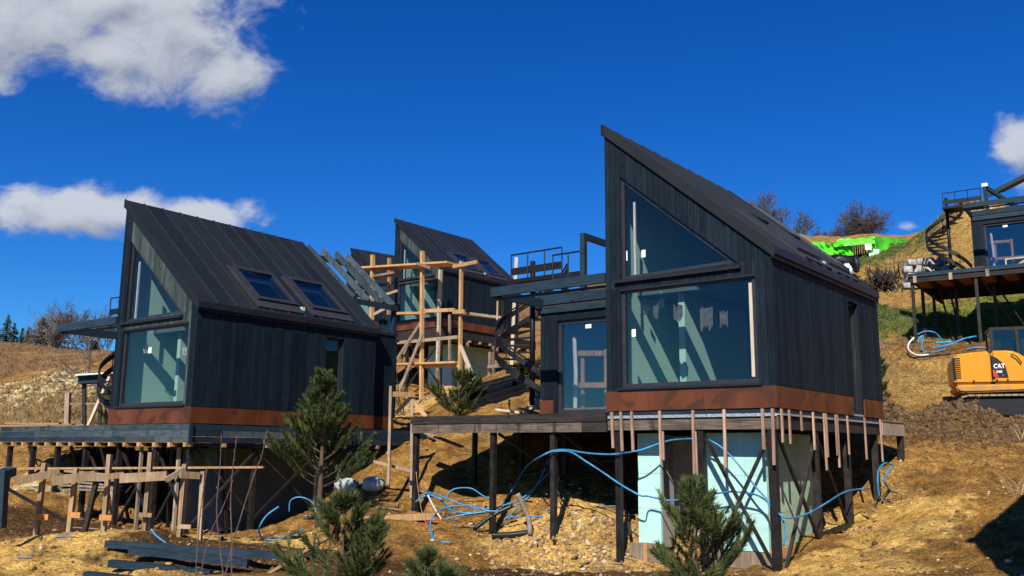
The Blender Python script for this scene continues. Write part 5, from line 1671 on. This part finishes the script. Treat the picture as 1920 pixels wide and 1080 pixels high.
# ------------------------------------------------------------------ pines
def pine(name, label, base, H, spread, seed, mat='needle', dens=1.0, group='young pines on the site', clear=.12, nl=.095, nw=.013, up=.6, tp_=.85):
    r = np.random.default_rng(seed)
    root = thing(name, label, 'pine tree', base, 0, group)
    tr = MB()
    lean = r.normal(0, .015, 2)
    axis_ = lambda t: Vector((lean[0] * H * t + .02 * math.sin(5 * t + seed), lean[1] * H * t + .02 * math.cos(4 * t), H * t - .08))
    tr.tube([axis_(t) for t in np.linspace(0, .97, 12)], [max(.007, .022 * H * (1 - t) ** .9) for t in np.linspace(0, .97, 12)], 8)
    shoots = []
    nwh = max(6, int(H * 4.2))
    for k in range(nwh):
        t = clear + (.93 - clear) * (k + r.uniform(-.25, .25)) / (nwh - 1)
        t = min(max(t, clear * .8), .94)
        shape = (1 - t) ** tp_ * (.6 + .4 * min(1, (t - clear * .5) / .12))
        for b_ in range(int(r.integers(4, 7))):
            az = r.uniform(0, 6.283)
            Lb = spread * (shape * r.uniform(.72, 1.15) + .06)
            el = math.radians(r.uniform(2, 24) + 34 * t)
            p = axis_(t)
            pts = [p]
            d_ = Vector((math.cos(az) * math.cos(el), math.sin(az) * math.cos(el), math.sin(el)))
            ns = 7
            for s_ in range(ns):
                d_ = (d_ + Vector((r.normal(0, .07), r.normal(0, .07), up * .11))).normalized()
                p = p + d_ * (Lb / ns)
                pts.append(p)
            rb = max(.004, .011 * Lb)
            tr.tube(pts, [rb * (1 - .75 * i / ns) for i in range(ns + 1)], 5)
            shoots.append((pts[-3], pts[-1] + d_ * .13, 1.0))
            for s_ in range(2, ns):
                if r.random() < .35 * (s_ < 3): continue
                for sd in (-1, 1):
                    if r.random() < .14: continue
                    q0_ = pts[s_]
                    dd = (pts[s_] - pts[s_ - 1]).normalized()
                    sidev = dd.cross(Vector((0, 0, 1)))
                    if sidev.length < .1: sidev = Vector((1, 0, 0))
                    sidev.normalize()
                    e = (dd * r.uniform(.5, .9) + sidev * sd * r.uniform(.5, .9) + Vector((0, 0, r.uniform(.25, .95)))).normalized()
                    ll = min(.40, Lb * r.uniform(.20, .42)) + .07
                    q1_ = q0_ + e * ll + Vector((0, 0, .06 * ll))
                    tr.tube([q0_, q1_], [.0045, .002], 4, caps=False)
                    shoots.append((q0_ + e * ll * .12, q1_, .9))
    tp = axis_(.97)
    shoots.append((axis_(.82), tp + Vector((0, 0, .12)), 1.1))
    tr.obj('trunk', 'bark', root, True)
    A = np.array([s_[0] for s_ in shoots]); B = np.array([s_[1] for s_ in shoots])
    Ls = np.linalg.norm(B - A, axis=1)
    cnt = np.maximum(14, (Ls * 330 * dens).astype(int))
    idx_ = np.repeat(np.arange(len(A)), cnt)
    t = r.random(len(idx_)) ** .85
    D_ = (B - A) / Ls[:, None]
    base_ = A[idx_] + (B - A)[idx_] * t[:, None]
    d0 = D_[idx_]
    rv = r.normal(size=(len(idx_), 3))
    rv -= d0 * (rv * d0).sum(1)[:, None]
    rv /= np.linalg.norm(rv, axis=1)[:, None] + 1e-9
    ang = r.uniform(.35, 1.0, len(idx_)) * (1.12 - .45 * t)
    nd = d0 * np.cos(ang)[:, None] + rv * np.sin(ang)[:, None]
    w_ = np.cross(nd, r.normal(size=nd.shape)); w_ /= np.linalg.norm(w_, axis=1)[:, None] + 1e-9
    ln = nl * r.uniform(.5, 1.25, len(idx_))
    v = np.empty((len(idx_), 3, 3))
    v[:, 0] = base_ - w_ * nw / 2; v[:, 1] = base_ + w_ * nw / 2; v[:, 2] = base_ + nd * ln[:, None]
    m_ = bpy.data.meshes.new('crown')
    m_.vertices.add(len(v) * 3); m_.vertices.foreach_set('co', v.ravel())
    m_.loops.add(len(v) * 3); m_.loops.foreach_set('vertex_index', np.arange(len(v) * 3))
    m_.polygons.add(len(v)); m_.polygons.foreach_set('loop_start', np.arange(0, len(v) * 3, 3)); m_.polygons.foreach_set('loop_total', np.full(len(v), 3))
    m_.update()
    m_.materials.append(MAT[mat])
    link(bpy.data.objects.new('crown', m_), root)
    return root


def ground_at(u, v_guess, Y):
    p = at(u, v_guess, Y)
    return Vector((p.x, p.y, tz(p.x, p.y)))


def pine_px(u, vtop, Y, spread, seed, label, **k):
    b = ground_at(u, 1000, Y)
    H = at(u, vtop, Y).z - b.z
    return pine('pine_tree', label, b, H, spread, seed, **k)


pine_px(598, 690, 20.4, 1.75, 5, 'tallest young pine standing before the cabin with two skylights', dens=1.25, clear=.27, tp_=1.15)
pine_px(652, 938, 11.2, 1.0, 8, 'young pine at the bottom edge before the plank on edge', dens=1.3, nw=.009, clear=.05)
pine_px(1308, 905, 11.6, .95, 9, 'dark young pine at the bottom edge before the mint green box', dens=1.3, nw=.009, clear=.05, up=1.0)
pine_px(806, 1040, 10.6, .6, 12, 'small pine tip rising from the bottom edge left of the dark posts', dens=1.2, nw=.008, clear=.05)
pine_px(838, 1062, 10.3, .3, 13, 'smallest pine tip at the bottom edge right of its neighbour', dens=1.2, nw=.008, clear=.05)
pine_px(857, 702, 27.0, 1.3, 15, 'bushy pine behind the dark rim beam below the scaffold', dens=1.1, clear=.04)
pine_px(985, 686, 29.0, .75, 16, 'pine half hidden by the middle spiral stair', dens=1.0, clear=.04)
pine_px(1662, 655, 26.5, .55, 17, 'small pine at the right rear corner of the nearest cabin', dens=1.0, clear=.04)
pine_px(196, 712, 32.5, .8, 18, 'dark pine inside the low shelter left of the grey gable', dens=1.0, clear=.04)


# ------------------------------------------------------------------ bare trees and conifers on the skyline
def bare_tree(label, base, H, wid, seed, mat, stems=1, group=None, depth=5, cat='bare tree', rmin=.012, lean=(0, 0), name='bare_tree', r0=None, nch=(2, 4)):
    r = np.random.default_rng(seed)
    root = thing(name, label, cat, base, 0, group)
    T_, K = MB(), MB()
    def grow(p, d_, L, rad, dep):
        n = 4
        pts = [p]
        for i in range(n):
            d_ = (d_ + Vector(r.normal(0, .12, 3)) + Vector((0, 0, .05))).normalized()
            p = p + d_ * L / n
            pts.append(p)
        rs = [max(rmin * .6, rad * (1 - .45 * i / n)) for i in range(n + 1)]
        (T_ if dep >= depth - 1 else K).tube(pts, rs, 6 if dep >= depth - 1 else 3, caps=False)
        if dep == 0: return
        for c in range(int(r.integers(nch[0], nch[1] + 1))):
            i = int(r.integers(1, n + 1)) if c else n
            e = Vector(r.normal(0, 1, 3)); e -= d_ * e.dot(d_); e.normalize()
            a_ = r.uniform(.3, .85)
            nd = d_ * math.cos(a_) + Vector((e.x * wid, e.y * wid, e.z)) * math.sin(a_)
            grow(pts[i], nd.normalized(), L * r.uniform(.58, .85), rad * .6, dep - 1)
    for s_ in range(stems):
        a_ = r.uniform(0, 6.28)
        d_ = Vector((.45 * math.cos(a_) * (stems > 1) + lean[0], .45 * math.sin(a_) * (stems > 1) + lean[1], 1)).normalized()
        grow(Vector((.12 * math.cos(a_) * (stems > 1), .12 * math.sin(a_) * (stems > 1), -.15)), d_, H * .34, r0 or .03 * H * (.6 if stems > 1 else 1), depth)
    T_.obj('trunk', mat, root, True)
    K.obj('crown', mat, root)
    return root


def conifer(label, base, H, rad, seed, mat='spruce', group=None):
    r = np.random.default_rng(seed)
    root = thing('spruce_tree', label, 'spruce', base, 0, group)
    MB().tube([(0, 0, -.3), (0, 0, H * .95)], [.03 * H, .006 * H], 6).obj('trunk', 'bark', root)
    mb = MB()
    tiers = int(10 + H * 1.5)
    for k in range(tiers):
        t = .06 + .92 * k / tiers
        R_ = rad * (1 - t) ** .85 + .05
        for b_ in range(11):
            a_ = r.uniform(0, 6.28); L = R_ * r.uniform(.6, 1.2)
            z = H * t + r.uniform(-.1, .1)
            dx, dy = math.cos(a_), math.sin(a_)
            for s_ in range(4):
                f = (s_ + 1) / 4
                w_ = L * .16 * (1.3 - f)
                cx, cy, cz = dx * L * f, dy * L * f, z - L * .30 * f + r.uniform(-.05, .05)
                mb.poly([(cx - dx * L * .3, cy - dy * L * .3, cz + .1), (cx - dy * w_, cy + dx * w_, cz - r.uniform(.02, .14)), (cx + dx * L * .16, cy + dy * L * .16, cz)])
                mb.poly([(cx - dx * L * .3, cy - dy * L * .3, cz + .1), (cx + dy * w_, cy - dx * w_, cz - r.uniform(.02, .14)), (cx + dx * L * .16, cy + dy * L * .16, cz)])
    mb.obj('crown', mat, root)
    return root


def skyline(u, vbase, Y):
    return at(u, vbase, Y)


HG = 'bare trees on the hilltop skyline'
bare_tree('wide dome shaped reddish bare tree above the lime green sheeting', at(1602, 466, 92), 5.4, 1.5, 31, 'bark_red', 8, HG, 5, rmin=.02, r0=.09, nch=(3, 4))
bare_tree('grey bare tree with upright crown behind the roof of the nearest cabin', at(1455, 456, 80), 5.2, 1.0, 33, 'bark_grey', 3, HG, 5, rmin=.02, r0=.08, nch=(3, 4))
bare_tree('lower grey bare tree between the roof and the dome shaped tree', at(1500, 455, 78), 3.0, 1.0, 34, 'bark_grey', 3, HG, 5, rmin=.02, r0=.06, nch=(3, 3))
bare_tree('small bare shrub at the left foot of the dome shaped tree', at(1535, 462, 80), 2.0, 1.2, 35, 'bark_red', 4, HG, 4, rmin=.02, r0=.04, nch=(3, 4))
LG = 'trees along the far left skyline'
for i, (u, vt, vb, Y, rad) in enumerate(((8, 586, 665, 130, 1.6), (22, 602, 665, 132, 1.3), (38, 612, 664, 138, 1.1), (50, 610, 664, 140, 1.1), (76, 592, 664, 128, 3.0), (98, 618, 664, 140, 1.3), (178, 632, 664, 135, 1.2), (-12, 600, 668, 128, 1.6), (-30, 590, 668, 130, 1.7), (0, 650, 676, 105, 1.0))):
    b = at(u, vb, Y); H = at(u, vt, Y).z - b.z
    lb = ('tall dark spruce at the left frame edge', 'dark spruce just right of the tallest at the left edge', 'small dark spruce third from the left edge', 'slim spruce left of the broad brownish conifer', 'broad brownish conifer, tallest on the left skyline', 'small spruce right of the broad brownish conifer',
          'small dark spruce under the canopy beam end', 'spruce cut by the left frame edge', 'spruce outside the left frame edge', 'low dark spruce bush before the left skyline')[i]
    conifer(lb, b, H, rad, 60 + i, 'brown_needle' if i == 4 else 'spruce', LG)
for i, (u, vb, Y, H, lb) in enumerate(((112, 664, 130, 5.2, 'pale bare tree right of the brownish conifer'), (130, 664, 134, 6.4, 'tallest pale bare tree above the meadow'), (150, 664, 128, 5.8, 'pale bare tree over the canopy beam end'), (165, 664, 132, 4.2, 'low pale bare tree behind the canopy beam'),
                                      (66, 664, 134, 3.6, 'low bare tree left of the brownish conifer'), (92, 664, 126, 3.2, 'low bare shrub before the brownish conifer'), (196, 664, 126, 4.0, 'bare tree next to the grey gable on the skyline'))):
    bare_tree(lb, at(u, vb, Y), H * 1.35, .9, 80 + i, 'bark_pale', 4, LG, 5, rmin=.035, r0=.10, nch=(2, 4))
bare_tree('crooked bare sapling leaning left over the pale boulder mound', at(196, 735, 37), 3.6, 1.0, 95, 'bark_grey', 2, None, 4, rmin=.018, lean=(-.45, 0), r0=.05, nch=(2, 3))
bare_tree('thin bare sapling rising behind the upper edge of the grey gable', at(212, 700, 36), 4.2, .5, 96, 'bark_grey', 1, None, 4, rmin=.014, r0=.04, nch=(2, 3))
bare_tree('thin bare sapling within the scaffold poles', ground_at(762, 760, 36.5), 2.6, .9, 97, 'bark_grey', 2, None, 4, rmin=.01, r0=.03, nch=(2, 3))

# woods on the far side of the valley, behind the photographer (seen in the window panes)
mbw = MB()
rw_ = np.random.default_rng(5)
for i in range(170):
    x, y = rw_.uniform(-140, 120), rw_.uniform(-110, -70)
    zb = tz(x, y) - .5; H = rw_.uniform(6, 12); R_ = rw_.uniform(1.6, 2.8)
    for k in range(5):
        z0_ = zb + H * (.1 + .17 * k); z1_ = z0_ + H * .32; rr_ = R_ * (1 - .18 * k)
        ring_ = [(x + rr_ * rw_.uniform(.75, 1.1) * math.cos(j * .9), y + rr_ * math.sin(j * .9), z0_ + rw_.uniform(-.4, .4)) for j in range(7)]
        for j in range(7): mbw.poly([ring_[j], ring_[(j + 1) % 7], (x, y, min(z1_, zb + H))])
wd = mbw.obj('woods', 'spruce')
tag(wd, 'dark spruce wood across the valley, mirrored in the window panes', 'wood', None, 'stuff')

# ------------------------------------------------------------------ saplings before the navy platform
def cs(X, Y): return (240 + X / 4.154, 820 + Y / 4.154)
SG = 'thin leafless saplings before the navy platform'
for l, lb in (([(728, -25), (715, 250), (690, 560), (720, 900), (755, 1150)], 'upright reddish sapling nearest to the trestle end'),
              ([(850, -20), (815, 250), (800, 500), (808, 800), (806, 1150)], 'straightest reddish sapling, in the middle of the group'),
              ([(1082, -65), (1040, 150), (980, 300), (830, 780), (740, 1150)], 'tallest sapling, slanting up to the right'),
              ([(618, 225), (590, 400), (560, 620), (530, 1000), (525, 1150)], 'shortest sapling, leftmost of the group'),
              ([(820, 330), (740, 540), (640, 750), (580, 1000), (575, 1150)], 'slanting sapling crossing behind the straightest one')):
    pts = [at(*cs(*p), 12.0) for p in l][::-1]
    p0 = pts[0]
    sp_ = spline([q_ - p0 for q_ in pts], 8)
    n = len(sp_)
    mb = MB().tube(sp_, [.0095 - .0055 * i / n for i in range(n)], 5)
    for i in range(3, n - 1):
        if i % 2 == 0:
            a_ = random.uniform(0, 6.28)
            q_ = sp_[i]
            mb.tube([q_, q_ + Vector((.03 * math.cos(a_), .03 * math.sin(a_), .03))], [.006, .002], 4)
    o = mb.obj('sapling', 'stem'); o.location = p0
    tag(o, lb, 'sapling', SG)
for i, (u, v, Y) in enumerate(((1898, 890, 18), (1912, 905, 18.2), (1905, 730, 23.2), (1912, 745, 23.4))):
    mb = MB(); q_ = ground_at(u, v, Y)
    for k in range(7):
        a_ = random.uniform(0, 6.28); d_ = Vector((.5 * math.cos(a_), .3 * math.sin(a_), 1)).normalized(); L = random.uniform(.25, .6)
        m1 = d_ * L * .6 + Vector((0, 0, .02))
        mb.tube([Vector((0, 0, -.04)), m1, d_ * L + Vector((.1 * math.cos(a_), 0, 0))], [.006, .004, .002], 4)
    o = mb.obj('dead_weed', 'hay'); o.location = q_
    tag(o, ('pale dead weed on the slope at the right frame edge', 'second dead weed beside the pointed shadow tip', 'pale dead weed on the clay ridge below the excavator', 'dead weed at the right end of the clay ridge')[i], 'weed')

# ------------------------------------------------------------------ loose stones, clods, dry grass
def scatter(name, mat, pts, sizes, label, flat=.6, seed=1, sub=1):
    r = np.random.default_rng(seed)
    bm = bmesh.new(); bmesh.ops.create_icosphere(bm, subdivisions=sub, radius=1)
    bv = np.array([v.co[:] for v in bm.verts]); bf = np.array([[v.index for v in f.verts] for f in bm.faces]); bm.free()
    n = len(pts)
    jit = 1 + r.uniform(-.45, .45, (n, len(bv), 1))
    rot = r.uniform(0, 6.28, n); c, s_ = np.cos(rot), np.sin(rot)
    sc3 = np.stack([r.uniform(.7, 1.4, n), r.uniform(.6, 1.2, n), r.uniform(.4, .9, n) * flat / .6], 1) * np.asarray(sizes)[:, None]
    v = bv[None] * jit * sc3[:, None]
    vx = v[..., 0] * c[:, None] - v[..., 1] * s_[:, None]; vy = v[..., 0] * s_[:, None] + v[..., 1] * c[:, None]
    v = np.stack([vx, vy, v[..., 2]], -1) + np.asarray(pts)[:, None]
    f = (bf[None] + (np.arange(n) * len(bv))[:, None, None]).reshape(-1, 3)
    m_ = bpy.data.meshes.new(name)
    v = v.reshape(-1, 3)
    m_.vertices.add(len(v)); m_.vertices.foreach_set('co', v.ravel())
    m_.loops.add(f.size); m_.loops.foreach_set('vertex_index', f.ravel())
    m_.polygons.add(len(f)); m_.polygons.foreach_set('loop_start', np.arange(0, f.size, 3)); m_.polygons.foreach_set('loop_total', np.full(len(f), 3))
    m_.update(); m_.materials.append(MAT[mat])
    o = link(bpy.data.objects.new(name, m_))
    return tag(o, label, None, None, 'stuff')


r = np.random.default_rng(77)
def onground(x, y, lift=0.0): return np.stack([x, y, terr(x, y) + lift], 1)
N = 5200
Yr = 12.5 + 24 * r.random(N) ** 1.5
Xr = (r.random(N) * 1.3 - .65) * Yr
keep = vnoise(Xr * .8, Yr * .8, 21) + r.random(N) * .5 > .12
Xr, Yr = Xr[keep], Yr[keep]
scatter('stones', 'stone', onground(Xr, Yr), .012 + .05 * r.random(len(Xr)) ** 3.2, 'loose pale stones strewn over the brown earth', .6, 2)
# rubble fan under the front posts of R
n = 2300
lx = r.normal(-.7, 1.15, n); ly = r.normal(.2, .75, n)
a_ = SITES['R'][3]
X_ = SITES['R'][0] + lx * math.cos(a_) - ly * math.sin(a_); Y_ = SITES['R'][1] + lx * math.sin(a_) + ly * math.cos(a_)
scatter('rubble', 'stone', onground(X_, Y_), .010 + .062 * r.random(n) ** 3, 'pale yellow rubble heaped under the dark front posts', .6, 3)
n = 700
bx, by = at(45, 755, 40).x + r.normal(0, 2.6, n), 40 + r.normal(0, 1.8, n)
scatter('rubble', 'stone', onground(bx, by), .03 + .22 * r.random(n) ** 3, 'grey rubble beside the pale mound at far left', .6, 4)
n = 420
bx, by = at(845, 735, 40.5).x + r.normal(0, 2.6, n), 40.2 + r.normal(0, 1.4, n)
scatter('rubble', 'stone', onground(bx, by), .03 + .2 * r.random(n) ** 3, 'sandy rubble at the foot of the scaffold', .6, 6)
n = 9500
t = r.random(n) * 1.15
cx_ = RIDGE_A.x - .5 + (RIDGE_B.x - RIDGE_A.x + .5) * t; cy_ = RIDGE_A.y + (RIDGE_B.y - RIDGE_A.y) * t + r.normal(-.1, .6, n)
scatter('clods', 'clod', onground(cx_, cy_, .0), .012 + .068 * r.random(n) ** 3, 'ridge of dug up clay clods below the excavator', .9, 5)


n = 9000
Yr = 12.5 + 22 * r.random(n) ** 1.6
Xr = (r.random(n) * 1.3 - .65) * Yr
keep = vnoise(Xr * .6, Yr * .6, 51) + .4 * r.random(n) > .1
scatter('soil_crumbs', 'clod', onground(Xr[keep], Yr[keep]), .012 + .04 * r.random(keep.sum()) ** 3, 'brown soil crumbs strewn over the slope', .7, 12)
mb = MB()
for (h_, xr, yr, k_) in (('L', (-5.5, 3.2), (-1.5, 4.5), 90), ('R', (-6.0, .5), (-.5, 3.0), 70), ('R', (.2, 4.2), (-.8, 6.0), 30), ('M', (-3, 4), (-3.5, 1), 40)):
    for i_ in range(k_):
        p = wl(h_, (random.uniform(*xr), random.uniform(*yr), 0))
        z_ = tz(p.x, p.y) + .015
        a_ = random.uniform(0, 3.14); L = random.uniform(.05, .35)
        mb.beam((p.x - L * math.cos(a_), p.y - L * math.sin(a_), z_ + random.uniform(-.02, .03)), (p.x + L * math.cos(a_), p.y + L * math.sin(a_), z_ + random.uniform(0, .05)), random.uniform(.02, .06), .018)
tag(mb.obj('wood_scraps', 'wood_grey'), 'small scraps of wood littering the soil under the platforms', None, None, 'stuff')


def grass(name, X_, Y_, mat, label, h=.16, seed=3, blades=6):
    r2 = np.random.default_rng(seed)
    n = len(X_) * blades
    bx = np.repeat(X_, blades) + r2.normal(0, .05, n); by = np.repeat(Y_, blades) + r2.normal(0, .05, n)
    bz = np.repeat(terr(X_, Y_), blades) - .01
    d_ = r2.normal(0, .6, (n, 2)); L = h * r2.uniform(.5, 1.3, n)
    w_ = .006 + .0004 * by
    v = np.empty((n, 3, 3))
    v[:, 0] = np.stack([bx - w_, by, bz], 1); v[:, 1] = np.stack([bx + w_, by, bz], 1); v[:, 2] = np.stack([bx + d_[:, 0] * L, by + d_[:, 1] * L, bz + L], 1)
    m_ = bpy.data.meshes.new(name)
    m_.vertices.add(n * 3); m_.vertices.foreach_set('co', v.ravel())
    m_.loops.add(n * 3); m_.loops.foreach_set('vertex_index', np.arange(n * 3))
    m_.polygons.add(n); m_.polygons.foreach_set('loop_start', np.arange(0, n * 3, 3)); m_.polygons.foreach_set('loop_total', np.full(n, 3))
    m_.update(); m_.materials.append(MAT[mat])
    return tag(link(bpy.data.objects.new(name, m_)), label, None, None, 'stuff')


MAT['meadowgrass'] = simple('meadow_grass', (.17, .10, .05), .9, .45, .6)
MAT['drygrass'] = simple('dry_grass', (.24, .155, .06), .9, .4, 1.5)
MAT['greengrass'] = simple('green_grass', (.085, .115, .025), .9, .4, 1.5)
n = 9000
Y_ = r.uniform(26.5, 62, n); X_ = Y_ * r.uniform(.33, .60, n)
k = vnoise(X_ * .5, Y_ * .5, 31) + .25 * vnoise(X_ * 2, Y_ * 2, 32) > .02
grass('dry_grass', X_[k], Y_[k], 'drygrass', 'short dry grass on the slope above the clay ridge', .09, 8)
n = 5000
q_ = at(1690, 604, 44); X_ = r.normal(q_.x + .5, 3.6, n); Y_ = r.normal(44, 1.5, n)
q2 = at(1640, 492, 62); X_ = np.concatenate([X_, r.normal(q2.x, 5, 3500)]); Y_ = np.concatenate([Y_, r.normal(61, 1.8, 3500)])
grass('green_grass', X_, Y_, 'greengrass', 'green grass bands on the upper right slope', .13, 9)
n = 4000
q_ = at(150, 790, 38); X_ = r.normal(q_.x, 4, n); Y_ = r.normal(38, 3, n)
q2 = at(1640, 900, 21); X_ = np.concatenate([X_, r.normal(q2.x, .8, 14)]); Y_ = np.concatenate([Y_, r.normal(20.5, 1.2, 14)])
grass('dry_grass', X_, Y_, 'drygrass', 'dry grass tufts on the bank left of the grey gable', .2, 10)
n = 4200
Y_ = r.uniform(60, 135, n); X_ = Y_ * r.uniform(-.66, -.33, n)
grass('dry_grass', X_, Y_, 'meadowgrass', 'rough dead grass on the far left meadow', .28, 12, 4)
